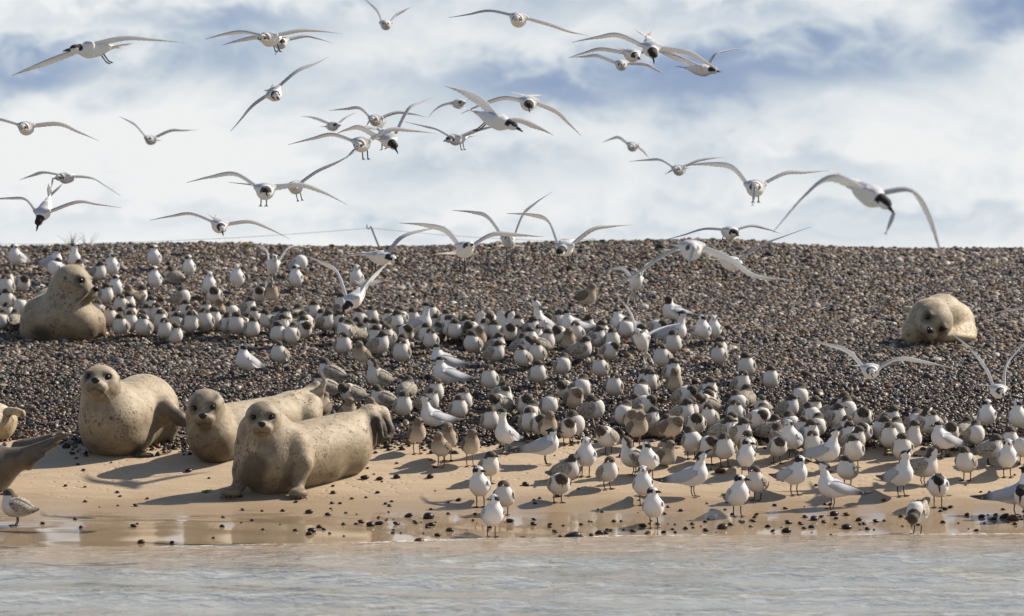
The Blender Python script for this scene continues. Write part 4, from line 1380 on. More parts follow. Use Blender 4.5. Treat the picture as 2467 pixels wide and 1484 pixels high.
WORDS = ['first', 'second', 'third', 'fourth', 'fifth', 'sixth', 'seventh', 'eighth', 'ninth', 'tenth', 'eleventh', 'twelfth', 'thirteenth', 'fourteenth', 'fifteenth',
         'sixteenth', 'seventeenth', 'eighteenth', 'nineteenth', 'twentieth', 'twenty-first', 'twenty-second', 'twenty-third', 'twenty-fourth', 'twenty-fifth', 'twenty-sixth', 'twenty-seventh', 'twenty-eighth', 'twenty-ninth', 'thirtieth']
SAY = {
    'a': 'white-fronted grey tern facing forward', 'al': 'white-fronted grey tern looking left', 'ar': 'white-fronted grey tern looking right', 'at': 'long-necked white-fronted tern', 'as': 'white tern, head tucked back',
    'c': 'black-crested adult tern', 'ct': 'tall black-crested tern stretching up', 'cu': 'black-crested tern, bill raised', 'co': 'shaggy black-crested tern, bill open', 'cv': 'black-crested tern calling straight up',
    'cp': 'black-crested tern preening its breast', 'j': 'brown-capped young tern facing forward', 'jl': 'brown-capped young tern looking left', 'jr': 'brown-capped young tern looking right', 'jp': 'young tern, bill on breast',
    'jq': 'young tern preening sideways', 'js': 'white young tern, head tucked back', 'jt': 'white young tern, head tucked back', 'jc': 'scaly brown young tern crouching', 'jk': 'scaly brown young tern crouching',
    'jo': 'begging young tern, bill wide open', 'jn': 'young tern stretching its neck', 'jb': 'mottled young tern bending to drink', 'g': 'fluffy brown gull chick', 'gr': 'brown gull chick looking right', 'gp': 'brown gull chick preening',
    'gn': 'fluffy brown gull chick', 'gc': 'brown gull chick crouching', 'h': 'gull with dark brown hood'}


def zone(x, y):
    if y < 705:
        return 'near the shingle ridge'
    if y < 840:
        return 'beside the profile-headed seal' if x < 545 else 'in the upper middle flock' if x < 985 else 'below the hooded gull'
    if y < 925:
        return 'on open dark shingle'
    if y < 1040:
        return 'by the seals\' tails' if x < 975 else 'at the shingle foot' if x < 1330 else 'in the lower middle flock' if x < 1720 else 'in the lower right flock'
    return 'on sand below the shingle' if y < 1105 else 'on sand toward the water'


birds = []
for ox, oy, sc, rows in PARTS:
    for cx_, cy_, look, yaw in rows:
        birds.append(((ox + cx_ / sc) / 1.66032, (oy + cy_ / sc) / 1.66032, look, yaw))
groups = {}
for i, (x, y, look, yaw) in enumerate(birds):
    look2 = {'jt': 'js', 'gn': 'g', 'jk': 'jc'}.get(look, look)
    groups.setdefault((zone(x, y), look2), []).append((x, i))
LABEL = {}
for (zn, lk), lst in groups.items():
    lst.sort()
    for k, (x, i) in enumerate(lst):
        if len(lst) == 1:
            LABEL[i] = f"{SAY[lk]} {zn}, the only one"
        elif k == len(lst) - 1 and len(lst) > 2:
            LABEL[i] = f"{SAY[lk]}, rightmost such {zn}"
        else:
            LABEL[i] = f"{SAY[lk]}, {WORDS[k]} such from left {zn}"
GROUP = {'A': 'terns standing on the beach', 'C': 'terns standing on the beach', 'J': 'young terns standing on the beach', 'G': 'gull chicks among the terns', 'H': None}
NAME = {'A': 'standing_tern', 'C': 'standing_tern', 'J': 'young_tern', 'G': 'gull_chick', 'H': 'hooded_gull'}
SPECIAL = {}
for i, (x, y, look, yaw) in enumerate(birds):
    kind, kw = LOOK[look]
    parts, top = bird(kind, **kw)
    jit = random.Random(i)
    sc = jit.uniform(0.95, 1.06)
    X, Y, Z = solve(x, y, top * sc + 0.012)
    X -= (0.042 if kind != 'J' else 0.038) * math.sin(D2R(yaw)) * sc
    Z = float(ground(X, Y))
    root = link(NAME[kind], None)
    d = Y - float(toe(np.array(X)))
    root.location = (X, Y, Z + (0.013 if d > 0 else 0.001))
    lean = D2R(jit.uniform(-3, 3))
    root.rotation_euler = (lean, D2R(jit.uniform(-3, 3)), D2R(yaw + (jit.uniform(-7, 7) if kind != 'J' or abs(yaw) > 40 else jit.uniform(-26, 26))))
    root.scale = (sc * jit.uniform(0.95, 1.05), sc, sc)
    root.empty_display_size = 0.05
    tag(root, LABEL[i], {'G': 'gull chick', 'H': 'gull'}.get(kind, 'tern'), GROUP[kind])
    put_parts(parts, root)


# ---------------------------------------------------------------- flying birds
def fly_body(kind, hp=0.0, hy=0.0):
    key = ('fly', kind, hp, hy)
    if key in BIRD_CACHE:
        return BIRD_CACHE[key]
    hc = np.array([0.012 * math.sin(D2R(hy)), -0.112, 0.008 + 0.02 * math.sin(D2R(hp))])
    R = 0.028
    f, s, u = frame(hy, hp, 0)
    prims = [('c', 0.02, (0, 0.10, 0.0), 0.016, (0, -0.02, 0.0), 0.046), ('c', 0.02, (0, -0.03, 0.0), 0.044, (0, -0.085, 0.006), 0.029), ('e', 0.02, (0, 0.01, -0.006), (0.045, 0.085, 0.042)),
             ('e', 0.012, hc, (R, R, R * 0.96)), ('c', 0.01, hc, R * 0.8, hc + f * R * 0.8, R * 0.34), ('c', 0.015, (0, 0.09, 0), 0.02, (0, 0.15, 0.0), 0.009),
             ('c', 0.02, (-0.03, -0.03, 0.018), 0.022, (-0.055, -0.025, 0.022), 0.014), ('c', 0.02, (0.03, -0.03, 0.018), 0.022, (0.055, -0.025, 0.022), 0.014)]
    V, Fc = wrap(prims, 0.0052)
    C = np.tile(WHITE, (len(V), 1))
    fn = np.sin(V[:, 0] * 410 + 1) * np.sin(V[:, 1] * 370 + 2) * np.sin(V[:, 2] * 390) * 0.5 + 0.5
    C[(V[:, 2] > 0.026) & (V[:, 1] > -0.06) & (V[:, 1] < 0.06)] = GREY
    q = (V - hc) @ np.stack([f, s, u], 1) / R
    C = head_colors(kind, q, C, fn)
    out = [("body", mesh_from("flying_tern_body", V, Fc, M_PLUME, True, C, np.zeros(len(V))), [])]
    (bv, bf), tip, _ = beak_mesh(hc, f, u, R, 0.055, 0.0082, 0.10, 0)
    bt = mesh_from("beak_tip", *tube([tip - f * 0.010 + u * 0.002, tip], [0.0032, 0.0010], 6), M_TIP)
    out.append(("beak", mesh_from("beak", bv, bf, M_BEAK_K), [("beak_tip", bt)]))
    for e in (-1, 1):
        out.append(("eye", mesh_from("eye", *ball(hc + R * (0.50 * f + e * 0.78 * s + 0.16 * u), 0.0048, 8, 6), M_EYE), []))
    BIRD_CACHE[key] = (out, tip)
    return BIRD_CACHE[key]


def tail_mesh(spread):
    V, Fc = [], []
    n = 6
    for i in range(n):                     # six pairs of feathers, the outermost longest
        for sgn in (-1, 1):
            a = D2R(2 + spread * (i + 0.4) / n) * sgn
            ln = 0.085 + 0.075 * (i / (n - 1)) ** 1.6
            wd = 0.011
            d = np.array([math.sin(a), math.cos(a), -0.05])
            s = np.array([math.cos(a), -math.sin(a), 0])
            p = np.array([sgn * 0.004, 0.115, 0.0 + 0.0012 * i])
            o = len(V)
            V += [p - s * 0.003, p + d * ln * 0.6 - s * wd, p + d * ln, p + d * ln * 0.6 + s * wd, p + s * 0.003, p + d * ln * 0.5 + np.array([0, 0, 0.003])]
            Fc += [(o, o + 1, o + 5), (o + 1, o + 2, o + 5), (o + 2, o + 3, o + 5), (o + 3, o + 4, o + 5), (o + 4, o, o + 5)]
    return mesh_from("tail_fan", V, Fc, M_TAIL, False, np.tile(WHITE, (len(V), 1)), np.zeros(len(V)))


TAILS = {}


def catmull(P, n):
    P = np.asarray(P, float)
    Q = np.concatenate([[2 * P[0] - P[1]], P, [2 * P[-1] - P[-2]]])
    out = []
    for t in np.linspace(0, len(P) - 1 - 1e-6, n):
        i = int(t)
        f = t - i
        a, b, c, d = Q[i:i + 4]
        out.append(0.5 * ((2 * b) + (c - a) * f + (2 * a - 5 * b + 4 * c - d) * f * f + (3 * b - a - 3 * c + d) * f ** 3))
    return np.array(out)


def wing_mesh(lead, chord_dir, up, chord_len, tips):
    """Wing with leading edge LEAD (points from shoulder to tip), feathers trailing along CHORD_DIR; UP is the side of its back."""
    n = 34
    L = catmull(lead, n)
    t = np.concatenate([[0], np.cumsum(np.linalg.norm(np.diff(L, axis=0), axis=1))])
    t /= t[-1]
    ch = np.interp(t, [0, .08, .2, .42, .5, .62, .78, .9, .97, 1], [.085, .098, .108, .112, .108, .090, .060, .034, .016, .004]) * chord_len
    V, C = [], []
    m = 8
    cs = np.array([0.0, 0.06, 0.2, 0.4, 0.62, 0.82, 0.93, 1.0])
    for i in range(n):
        tg = L[min(i + 1, n - 1)] - L[max(i - 1, 0)]
        tg /= np.linalg.norm(tg) + 1e-9
        hand = np.clip((t[i] - 0.45) / 0.5, 0, 1)
        cd = chord_dir * (1 - 0.72 * hand) + tg * 0.9 * hand
        cd -= 0
        cd /= np.linalg.norm(cd)
        nrm = np.cross(tg, cd)
        nrm /= np.linalg.norm(nrm) + 1e-9
        if nrm @ up < 0:
            nrm = -nrm
        jag = (0.0 if i % 2 else 0.11 + 0.07 * np.clip((t[i] - 0.5) / 0.2, 0, 1)) * (1 if t[i] < 0.93 else 0)
        c = ch[i] * (1 - jag)
        th = np.interp(t[i], [0, 0.35, 0.6, 1], [0.014, 0.010, 0.005, 0.0015])
        for side in (1, -1):
            for k in cs:
                camber = 0.10 * c * math.sin(math.pi * min(k, 1) ** 0.7) * (1 - 0.6 * hand)
                thick = th * (1 - k) ** 0.8 * (0.6 if k > 0 else 0.0) + 0.0007
                p = L[i] + cd * (k * c) + nrm * (camber + side * thick)
                V.append(p)
                if side > 0:
                    col_ = GREY * 1.12 * (1 - 0.45 * hand * k)
                else:
                    col_ = np.array([0.78, 0.775, 0.77])
                    if k < 0.22:
                        col_ = np.array([0.85, 0.85, 0.85])
                    dark = max(0.0, hand - 0.30) * (1 if k > 0.6 else 0.12)
                    dk_ = 0.72 * min(1, dark * 1.25)
                    col_ = col_ * (1 - dk_) + np.array([0.12, 0.12, 0.125]) * dk_
                if hand > 0.45 and (i % 4 == 0) and k > 0.5:
                    col_ = col_ * 0.72
                C.append(col_)
    Fc = []
    w = 2 * m
    for i in range(n - 1):
        a, b = i * w, (i + 1) * w
        for k in range(m - 1):
            Fc.append((a + k, a + k + 1, b + k + 1, b + k))
            Fc.append((a + m + k, b + m + k, b + m + k + 1, a + m + k + 1))
        Fc.append((a + m - 1, a + w - 1, b + w - 1, b + m - 1))
        Fc.append((a, b, b + m, a + m))
    Fc.append((0, m, *range(m + 1, w), *range(m - 1, 0, -1))[:3])
    return mesh_from("wing", V, Fc, M_WING, True, np.array(C), np.zeros(len(V)))


def leg_mesh(e, down, back):
    a = np.array([e * 0.016, 0.055, -0.030])
    b = a + np.array([0, 0.030 * back, -0.045 * down - 0.006])
    c = b + np.array([0, 0.022, -0.012 * down])
    parts = [tube([a, b], [0.0045, 0.0036], 6)]
    for d in (-0.010, 0.0, 0.010):
        parts.append(tube([b, c + np.array([d, 0, 0])], [0.0034, 0.0016], 5))
    return mesh_from("leg", *join(parts), M_LEG_K)


def fish(p, size, ang, label):
    pts, rad = [], []
    for t in np.linspace(0, 1, 9):
        pts.append((0.012 * math.sin(t * 3), 0, -t))
        rad.append(0.09 * math.sin(math.pi * min(1, 0.12 + 0.86 * t) ** 0.8) + 0.012)
    v, fc = tube(pts, rad, 8)
    v = [np.array([q[0], q[1] * 0.55, q[2]]) for q in v]
    root = link("small_fish", mesh_from("fish_body", v, fc, M_FISH))
    tv = [(0, 0.008, -0.96), (0.10, 0.004, -1.18), (0.0, 0.004, -1.08), (-0.10, 0.004, -1.18), (0, -0.008, -0.96), (0.10, -0.004, -1.18), (0.0, -0.004, -1.08), (-0.10, -0.004, -1.18)]
    link("tail_fin", mesh_from("tail_fin", tv, [(0, 1, 2), (0, 2, 3), (4, 6, 5), (4, 7, 6), (0, 4, 5, 1), (0, 3, 7, 4)], M_FISH, False), root)
    root.location = tuple(p)
    root.scale = (size,) * 3
    root.rotation_euler = (0, D2R(ang), 0)
    tag(root, label, "fish", "fish carried by the terns")


def flying(label, kind, c, s, yaw, pitch, roll, left, right, cl, cr, tail=12, legs=None, fish_=None, hp=0.0, hy=0.0, Y=None, body=1.0, chord=1.0, name="flying_tern", group="terns in flight"):
    """C: picture place of the body; S: picture units per metre there; LEFT, RIGHT: leading edges, shoulder to tip;
    CL, CR: how far (units) the trailing edge shows below (+) or above (-) the leading edge at mid-wing."""
    Y = Y or F / s
    s = F / Y
    W = px(c[0], c[1], Y)
    f, r, u = frame(yaw, pitch, roll)
    # body frame: -y forward, x to the right, z up
    M = Matrix(((r[0], -f[0], u[0]), (r[1], -f[1], u[1]), (r[2], -f[2], u[2]))).to_4x4()
    root = link(name, None)
    root.matrix_world = Matrix.Translation(Vector(W)) @ M @ Matrix.Scale(body, 4)
    root.empty_display_size = 0.05
    tag(root, label, "tern", group)
    parts, tip = fly_body(kind, hp, hy)
    put_parts(parts, root)
    key = tail
    if key not in TAILS:
        TAILS[key] = tail_mesh(tail)
    link("tail", TAILS[key], root)
    if legs:
        for e in (-1, 1):
            link("leg", leg_mesh(e, *legs), root)
    inv = root.matrix_world.inverted()
    R3 = np.array(inv.to_3x3())
    for e, poly, cc in ((-1, left, cl * 0.78), (1, right, cr * 0.78)):
        P = [np.array(inv @ Vector((0, 0, 0)))] and []
        n = len(poly)
        length = sum(math.dist(a, b) for a, b in zip(poly, poly[1:])) / s
        full = 0.47 * body
        extra = math.sqrt(max(0.0, full * full - length * length)) if length < full else 0.0
        sh = np.array((root.matrix_world @ Vector((e * 0.040, -0.040, 0.020))))
        for i, (x, y) in enumerate(poly):
            tt = i / (n - 1)
            p = px(x, y, Y)
            sweep = 0.05 * math.sin(math.pi * min(1, tt * 1.1)) * -1 + 0.12 * tt ** 2 + extra * tt * 0.8
            p = p + np.array([0, sweep, 0]) + (px(c[0], c[1], Y) * 0)
            P.append(p)
        P[0] = sh
        cd = np.array([0.0, math.sqrt(max(0.02, 1 - (cc / (0.11 * s)) ** 2)), -cc / (0.11 * s)])
        back = -f
        cd = cd + 0.45 * np.array([back[0], 0, 0]) * (1 if abs(back[0]) > 0.3 else 0)
        cd /= np.linalg.norm(cd)
        Ll = [np.array(inv @ Vector(p)) for p in P]
        link("wing", wing_mesh(Ll, R3 @ cd / np.linalg.norm(R3 @ cd), R3 @ np.array([0, 0.3, 1.0]), 0.78 * chord / body, None), root)
    if fish_:
        t = root.matrix_world @ Vector(tip)
        fish(t + Vector((0, 0.006, 0.012)), fish_[0], fish_[1], fish_[2])
    return root


FL = flying
FL("dark-headed tern with legs dangling, alone at the top left of the sky", 'C', (222, 118), 420, -58, -6, -8, [(195,116),(120,143),(70,160),(18,178)], [(255,106),(292,90),(360,92),(438,98)], 9, 10, 40, (1, 1))
FL("tern with level wings flying in front of another one that holds a fish", 'A', (652, 93), 370, -25, -5, 0, [(638,86),(585,76),(540,78),(487,89)], [(668,82),(720,72),(765,71),(820,76)], 6, 6, 12, (1, 1))
FL("tern with a fish in its bill, half hidden behind a level-winged tern", 'C', (674, 101), 325, 10, -10, 0, [(655,90),(620,87),(570,94),(528,104)], [(690,90),(735,85),(760,88),(797,98)], 10, 5, 12, None, (0.09, 35, "small fish hanging from the bill of the half hidden tern"))
FL("small tern with wings raised in a V at the top edge", 'A', (930, 60), 250, 0, 0, 0, [(921,54),(908,24),(890,5),(868,-14)], [(938,52),(955,34),(975,20),(992,8)], 9, 5)
FL("tern with a dark forked wing tip, highest of those above the middle", 'A', (1250, 47), 365, -8, -5, 8, [(1238,38),(1180,28),(1130,34),(1080,37)], [(1264,46),(1330,60),(1375,74),(1418,80)], -10, 6, 42)
FL("dark-capped tern with bent wings, topmost of a cluster of four", 'C', (1567, 113), 395, 8, -28, 4, [(1550,101),(1490,82),(1440,86),(1380,97)], [(1587,108),(1660,124),(1705,148),(1747,173)], 12, 13, 22, (1, 1), hp=-20)
FL("white-fronted tern behind the topmost dark-capped tern of the cluster", 'A', (1521, 131), 330, 20, -15, 0, [(1506,121),(1450,116),(1410,124),(1370,135)], [(1540,124),(1575,116),(1610,121),(1668,142)], 9, 10)
FL("lowest tern of the cluster of four, wings drooping", 'A', (1497, 156), 270, 0, -5, 0, [(1486,147),(1440,132),(1410,133),(1375,135)], [(1510,150),(1555,152),(1580,163),(1608,178)], 9, 9)
FL("tern in side view with its dark eye mask, flying right beside the cluster", 'A', (1690, 168), 300, 62, -8, 0, [(1676,158),(1640,136),(1610,126),(1580,116)], [(1704,156),(1728,130),(1760,118),(1795,110)], 14, 6)
FL("steeply banking tern showing the grey upper side of both long wings", 'A', (660, 225), 345, 12, -12, -38, [(648,230),(610,256),(580,285),(548,313)], [(670,208),(715,175),(755,155),(788,132)], -17, -17, hp=-15)
FL("tern at the left edge with one arched dark wing, above the gliding pair", 'A', (65, 308), 345, -10, -5, 0, [(51,301),(0,288),(-50,280),(-110,278)], [(84,303),(140,296),(185,315),(231,337)], 5, 12, 25)
FL("small tern with raised kinked wings in the pale left sky", 'A', (364, 337), 240, -15, 0, 0, [(354,329),(325,301),(303,288),(280,278)], [(374,327),(410,313),(440,312),(472,311)], 6, 7)
FL("tern carrying a dark fish leftward over the ridge", 'A', (161, 428), 275, -35, -5, 5, [(148,420),(100,415),(70,422),(38,432)], [(174,424),(215,428),(250,447),(284,470)], 5, 6, fish_=(0.08, 10, "small dark fish held by the left-flying tern"))
FL("diving tern with head down and tail up near the left edge", 'C', (106, 507), 345, -22, -48, 0, [(96,496),(60,481),(20,477),(-55,480)], [(127,494),(185,486),(230,491),(287,500)], 5, 7, 20, hp=-10)
FL("tern with black eye mask gliding low above the ridge wire", 'A', (527, 541), 355, 15, -18, 6, [(512,531),(460,515),(410,520),(355,530)], [(546,536),(600,533),(645,549),(693,575)], 6, 9, hp=-15)
FL("tern with long drooping wings and trailing legs in front of a banked one", 'C', (638, 459), 420, 8, -8, 0, [(621,447),(565,418),(505,424),(443,438)], [(656,447),(720,443),(775,460),(831,491)], 10, 13, 30, (1.2, 0.3), hp=-8)
FL("banked tern behind, its striped dark wing spread to the left", 'A', (713, 451), 330, -5, 0, -12, [(700,446),(650,450),(605,446),(548,438)], [(725,437),(765,412),(815,388),(859,362)], -8, 6, 25, (1.2, 0.2))
FL("tern with pale arched wings high above the middle trio", 'A', (907, 289), 290, -15, -5, 0, [(896,276),(865,259),(830,260),(789,263)], [(920,283),(955,269),(990,271),(1026,279)], 7, 8, legs=(1, 1), fish_=(0.06, 30, "tiny fish under the bill of the pale-winged tern"))
FL("smallest distant tern left of the trio, raised wings", 'A', (801, 304), 235, 30, 0, 0, [(791,296),(768,286),(748,280),(721,277)], [(812,301),(835,282),(848,273),(861,265)], 5, 4)
FL("tern with wide level wings and feet hanging, front one of the trio", 'A', (873, 346), 385, -12, -10, 0, [(857,334),(800,323),(750,332),(690,346)], [(889,327),(940,311),(990,312),(1048,318)], 8, 9, 20, (1.4, 0.2), hp=-10, fish_=(0.07, 45, "silver fish in the bill of the wide-winged tern"))
FL("black-capped tern of the trio with one wing reaching steeply up", 'C', (933, 334), 360, 28, -28, -15, [(916,322),(870,304),(835,308),(797,322)], [(948,306),(985,266),(1015,246),(1048,226)], 14, -9, 40, (1.6, 0.2), hp=-15)
FL("small tern facing left under the big side-view tern", 'C', (1101, 335), 285, -38, -8, 0, [(1089,326),(1050,312),(1015,302),(974,291)], [(1113,326),(1150,310),(1180,303),(1212,299)], 5, 8, legs=(1.2, 0.2))
FL("large tern in side view diving right, black cap and yellow-tipped bill", 'C', (1196, 290), 410, 64, -20, 5, [(1184,276),(1166,240),(1130,219),(1069,201)], [(1222,286),(1262,288),(1300,302),(1336,321)], 26, 12, 50, (1.2, 1.2), hp=-5)
FL("tern with spotted dark head facing the viewer, right wing hanging", 'C', (1272, 246), 370, 4, -18, 6, [(1257,236),(1215,234),(1165,247),(1110,270)], [(1290,244),(1340,265),(1370,292),(1403,325)], 10, 14, 48, hp=-12)
FL("tiny tern with a fish between two larger ones", 'A', (1104, 250), 235, 25, 0, 0, [(1094,248),(1068,252),(1048,263),(1029,281)], [(1111,246),(1124,238),(1132,234),(1141,228)], 6, 4)
FL("small tern drifting alone right of the middle, wing curled", 'A', (1525, 352), 240, -15, -12, 12, [(1515,346),(1492,329),(1475,331),(1453,341)], [(1536,357),(1550,363),(1558,370),(1568,380)], 9, 4)
FL("small tern with a fish flying left behind a larger one", 'A', (1637, 409), 270, -20, -5, -4, [(1626,402),(1590,385),(1560,384),(1519,387)], [(1646,403),(1680,387),(1715,380),(1752,377)], 5, 4, fish_=(0.07, 60, "fish held crosswise by the small left-flying tern"))
FL("tern with a fish in its bill, wings high in an M", 'A', (1820, 452), 425, -4, -5, 0, [(1803,436),(1765,400),(1715,391),(1648,396)], [(1838,436),(1895,416),(1945,413),(2006,408)], 15, 8, legs=(1, 0.5), hp=-5, fish_=(0.085, 8, "pale fish hanging straight down from a tern's bill"))
FL("largest tern, black capped, with great drooping wings and a fish", 'C', (2092, 466), 520, 42, -26, 8, [(2058,452),(2012,424),(1945,470),(1868,558)], [(2128,457),(2198,464),(2243,520),(2279,627)], 20, -16, 10, hp=-10, body=1.05, chord=1.1, fish_=(0.10, 22, "silver fish dangling from the largest tern's bill"))
FL("tern with wings raised steeply, coming in low at the right edge", 'A', (2403, 940), 345, 10, -10, 0, [(2394,926),(2376,890),(2340,840),(2284,797)], [(2414,922),(2425,890),(2446,860),(2495,812)], 8, 6, 40, hp=-10)
FL("tern gliding low over dark shingle with spread white tail", 'A', (2097, 892), 385, 0, -8, 0, [(2082,880),(2045,846),(2000,830),(1950,823)], [(2116,880),(2165,863),(2225,870),(2302,889)], 12, 12, 55, hp=-12)
FL("hovering tern at the ridge with fanned tail and dangling legs", 'A', (1119, 601), 395, 18, 8, 0, [(1104,590),(1075,552),(1025,539),(960,536)], [(1141,580),(1190,562),(1245,563),(1312,570)], 16, 14, 62, (1.7, 0.0))
FL("tern facing forward behind the ridge birds, fish in bill, wings high", 'A', (1226, 582), 310, 0, 10, 0, [(1211,561),(1175,520),(1140,509),(1089,506)], [(1238,557),(1262,515),(1290,488),(1331,461)], 14, 8, 55, (1.7, 0.2), fish_=(0.10, -8, "fish held by the tern hovering over the ridge"))
FL("dark-headed tern landing at the ridge, wings raised in a wide M", 'C', (1364, 596), 370, -22, -18, 0, [(1348,580),(1318,530),(1280,515),(1221,513)], [(1382,582),(1425,552),(1470,544),(1524,541)], 16, 9, 60, (1.7, 0.0), hp=-12)
FL("tern with dark eye mask flying right low over the ridge stones", 'A', (916, 619), 355, 48, -8, -6, [(900,612),(860,612),(830,620),(793,636)], [(926,606),(970,575),(1015,558),(1072,544)], 7, -9, 30, (1.6, 0.1), hp=-8)
FL("tern pitching down into the flock, tail fanned, wings thrown up", 'C', (856, 718), 365, -38, -38, 0, [(842,694),(808,652),(770,630),(721,612)], [(868,706),(888,676),(910,652),(937,628)], 20, 6, 64, (1.4, 0.2))
FL("tern with flat bowed wings just above the ridge at right", 'C', (1756, 559), 320, 22, -8, 0, [(1742,549),(1700,552),(1650,566),(1594,580)], [(1769,551),(1815,544),(1850,550),(1888,562)], 4, 5, 15, (1, 1), hp=-5)
FL("big tern carrying a fish straight at the viewer, tail fanned", 'A', (1665, 602), 470, 3, 0, 0, [(1643,600),(1590,622),(1530,664),(1468,696)], [(1689,600),(1758,622),(1820,662),(1918,676)], 6, 16, 66, (0.3, 0.3), body=1.05, fish_=(0.10, 20, "shiny fish in the bill of the big head-on tern"))
FL("tern landing behind the head-on tern, one wing reaching up right", 'A', (1759, 633), 345, 30, -8, 0, [(1745,622),(1720,608),(1700,604),(1672,606)], [(1776,624),(1840,590),(1890,570),(1956,546)], 9, 6, 45, (1.8, 0.0))
FL("tern with a spread wing poking in at the right edge", 'A', (2500, 722), 345, 0, 0, 0, [(2490,730),(2465,741),(2435,748),(2404,757)], [(2512,716),(2540,700),(2580,690),(2620,690)], 5, 5)
UP = "terns flapping while they stand"
FL("tern flapping while standing on shingle under the big head-on tern", 'A', (1532, 680), 285, 10, 40, 0, [(1526,664),(1502,646),(1480,645),(1457,656)], [(1541,660),(1556,642),(1567,633),(1582,626)], 10, 5, 10, (2.4, -0.8), hp=-40, group=UP)
FL("tern standing near the ridge with both wings raised over its head", 'A', (657, 642), 285, 12, 42, 0, [(648,630),(640,604),(622,592),(600,592)], [(669,630),(690,601),(712,592),(738,596)], 9, 9, 10, (2.4, -0.8), hp=-25, group=UP)
FL("tern with a thin raised wing standing at the flock's right side", 'A', (1546, 822), 330, -18, 40, 0, [(1540,806),(1524,766),(1512,742),(1496,721)], [(1560,816),(1582,796),(1610,787),(1643,781)], 6, 8, 10, (2.4, -0.8), hp=-45, group=UP)
# ---------------------------------------------------------------- loose stones on the sand
TONE_NAME = {'dark': 'dark grey', 'brown': 'brown', 'pale': 'pale', 'rust': 'rust red'}
placed = []
rp = random.Random(11)
spots = []
for (x, y, w) in ((1378,1297,56),(1350,1292,16),(1402,1296,18),(1425,1290,22),(1445,1285,30),(1470,1296,18),(1495,1300,34),(1338,1281,22),(1525,1280,24),(1548,1268,30),(1560,1284,26),(1585,1262,20),
                  (1600,1282,22),(1302,1298,20),(1260,1301,36),(1288,1301,28),(1285,1263,26),(1230,1256,30),(1180,1270,20),(1084,1278,28),(985,1244,34),(1031,1247,40),(1055,1290,26),(1040,1265,24),
                  (1010,1306,40),(870,1258,26),(915,1262,30),(955,1262,26),(893,1266,30),(752,1280,36),(770,1270,22),(745,1287,28),(712,1278,18),(780,1275,18),(455,1135,30),(585,1228,18),(322,1268,26),
                  (205,1208,16),(327,1218,22),(195,1270,18),(340,1307,30),(415,1307,22),(535,1268,20),(880,1152,32),(915,1154,26),(955,1150,26),(1035,1150,26),(905,1090,14),(803,1187,22),(800,1212,18),(790,1240,24),
                  (745,1235,28),(1105,1205,24),(1265,1167,24),(1345,1195,22),(1735,1138,44),(1500,1098,30),(1668,1262,20),(1700,1278,26),(1740,1272,36),(1760,1264,22),(1790,1258,24),(1815,1255,20),(1850,1268,22),
                  (1900,1260,28),(1930,1262,22),(1962,1251,34),(2010,1240,30),(2040,1240,24),(2070,1253,28),(2110,1256,26),(2040,1272,40),(2080,1262,18),(2192,1245,30),(2215,1250,22),(2290,1222,22),(2330,1240,22),
                  (2365,1245,26),(2395,1250,24),(2420,1246,36),(2440,1251,40),(2270,1192,18),(2130,1205,20),(1955,1270,24),(1895,1280,36),(1985,1258,20),(1640,1230,20),(1610,1221,16),(2000,1215,18)):
    spots.append((x, y, w))
for _ in range(150):
    x = rp.uniform(560, 2467) if rp.random() < 0.85 else rp.uniform(0, 2467)
    y = rp.gauss(1258, 24)
    if 1165 < y < 1312:
        spots.append((x, y, rp.uniform(7, 20)))
for _ in range(58):
    spots.append((rp.uniform(0, 2467), rp.uniform(1085, 1240), rp.uniform(8, 18)))
for k, (x, y, w) in enumerate(spots):
    X, Y, Z = solve(x, y + 2)
    tone = rp.choices(['dark', 'brown', 'pale', 'rust'], [0.54, 0.33, 0.05, 0.08])[0]
    if k == 0:
        tone = 'dark'
    o = place_pebble(X, Y, w * Y / F * 0.74, tone)
    placed.append((o, tone, w, x, Z, k))
BIG = {}
for o, tone, w, x, Z, k in sorted(placed, key=lambda q: q[3]):
    edge = "in the wet edge" if Z < 0.1 else "on the upper sand"
    if k == 0:
        lab = "largest flat dark stone in the stone cluster at the waterline"
    elif w >= 19:
        n = BIG[(tone, edge)] = BIG.get((tone, edge), 0) + 1
        lab = f"larger {TONE_NAME[tone]} pebble {edge}, {WORDS[min(n, 30) - 1]} such from left"
    else:
        lab = f"small {TONE_NAME[tone]} pebble {edge}"
    tag(o, lab, "pebble", "loose pebbles on the sand")

# ---------------------------------------------------------------- scraps of green weed
for k, (x, y, lab) in enumerate(((492, 1188, "scrap of green weed in the propped up seal's shadow"), (1742, 1104 + 92, "thin strand of green weed on the sand by the tern group"), (2270, 1196, "bright green weed scrap beside the preening crested tern"))):
    X, Y, Z = solve(x, y)
    parts = []
    r = random.Random(50 + k)
    for j in range(7):
        a = r.uniform(-0.5, 0.5)
        p0 = np.array([X + r.uniform(-0.03, 0.03), Y + r.uniform(-0.02, 0.02), 0])
        p1 = p0 + np.array([math.cos(a) * 0.03, math.sin(a) * 0.02, 0])
        p2 = p1 + np.array([math.cos(a + 0.6) * 0.02, math.sin(a + 0.6) * 0.02, 0])
        pts = [np.array([q[0], q[1], float(ground(q[0], q[1])) + 0.005 + 0.002 * j]) for q in (p0, p1, p2)]
        parts.append(tube(pts, [0.003, 0.004, 0.0015], 5))
    tag(link("weed_scrap", mesh_from("weed_scrap", *join(parts), M_WEED)), lab, "seaweed", "scraps of weed on the sand")

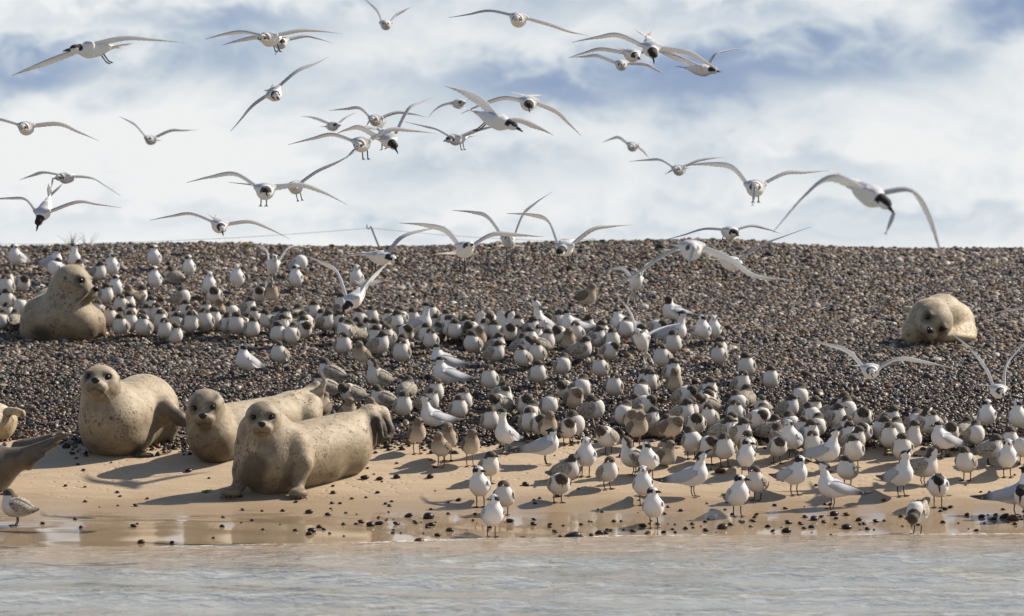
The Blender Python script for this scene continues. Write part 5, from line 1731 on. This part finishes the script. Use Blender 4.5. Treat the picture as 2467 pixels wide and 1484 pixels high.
# ---------------------------------------------------------------- post, rope and plants on the ridge
Yp = 49.6
b = px(912, 592, Yp)
t = px(893, 545, Yp)
s = F / Yp
hook = [t, px(886, 549, Yp), px(884, 544, Yp)]
post = link("marker_post", mesh_from("post_shaft", *tube([b - np.array([0, 0, 0.3]), b, t], [0.011, 0.010, 0.008], 8), M_POST))
tag(post, "thin leaning metal post with a curled hook top behind the ridge", "post")
link("hook", mesh_from("hook", *tube([px(899, 556, Yp), px(893, 547, Yp), px(888, 552, Yp), px(884, 548, Yp), px(884, 541, Yp)], [0.008, 0.009, 0.008, 0.008, 0.006], 6), M_POST), post)


def cable(a, bb, sag, label):
    pts = []
    for q in np.linspace(0, 1, 30):
        p = a * (1 - q) + bb * q
        pts.append(p - np.array([0, 0, sag * 4 * q * (1 - q)]))
    tag(link("rope", mesh_from("rope", *tube(pts, [0.0021] * 30, 5), M_WIRE)), label, "rope", "ropes tied to the ridge post")


cable(px(893, 549, Yp), px(-60, 588, Yp), 0.05, "long slack rope running left from the ridge post")
cable(px(893, 549, Yp), px(1420, 582, Yp), 0.03, "shorter slack rope running right from the ridge post")


def tuft(x, y, Yd, n, hgt, label, mat, spread, seed, leaf=False):
    r = random.Random(seed)
    p = px(x, y, Yd)
    p[2] = float(ground(p[0], p[1])) - 0.02
    root = link("shore_plant", None)
    root.location = tuple(p)
    tag(root, label, "plant", "plants on the ridge")
    for i in range(n):
        a = r.uniform(0, 6.28)
        l = r.uniform(0.02, spread)
        h = hgt * r.uniform(0.55, 1.0)
        if leaf:
            st = tube([(0, 0, 0), (l * math.cos(a) * 0.5, l * math.sin(a) * 0.5, h * 0.6), (l * math.cos(a), l * math.sin(a), h)], [0.003, 0.0025, 0.0015], 5)
            link("stem", mesh_from("stem", *st, mat), root)
            for j in range(7):
                q = 0.25 + 0.75 * j / 6
                c0 = np.array([l * math.cos(a) * q, l * math.sin(a) * q, h * q])
                an = r.uniform(0, 6.28)
                d = np.array([math.cos(an) * 0.026, math.sin(an) * 0.026, 0.016])
                sd = np.array([-math.sin(an), math.cos(an), 0]) * 0.007
                v = [c0, c0 + d * 0.5 + sd, c0 + d, c0 + d * 0.5 - sd, c0 + d * 0.5 + np.array([0, 0, 0.004])]
                link("leaf", mesh_from("leaf", v, [(0, 1, 4), (1, 2, 4), (2, 3, 4), (3, 0, 4)], mat, False), root)
        else:
            pts = [(0.02 * math.cos(a), 0.02 * math.sin(a), 0), (l * math.cos(a) * 0.45, l * math.sin(a) * 0.45, h * 0.55), (l * math.cos(a), l * math.sin(a), h)]
            link("blade", mesh_from("blade", *tube(pts, [0.0032, 0.0024, 0.0008], 4), mat), root)


tuft(172, 588, 48.2, 16, 0.20, "spiky dry grass tuft on the ridge at the far left", M_STRAW, 0.16, 1)
tuft(208, 590, 48.2, 7, 0.20, "sparse dry grass beside the spiky tuft", M_STRAW, 0.14, 2)
tuft(594, 592, 48.1, 5, 0.085, "small bright green plant on the ridge", M_LEAF, 0.05, 3, True)
tuft(606, 593, 48.1, 3, 0.06, "tiny green sprout beside the bright green plant", M_LEAF, 0.03, 4, True)
tuft(1430, 590, 48.2, 4, 0.06, "small grey-green plant on the ridge behind the landing tern", M_LEAF, 0.05, 5, True)
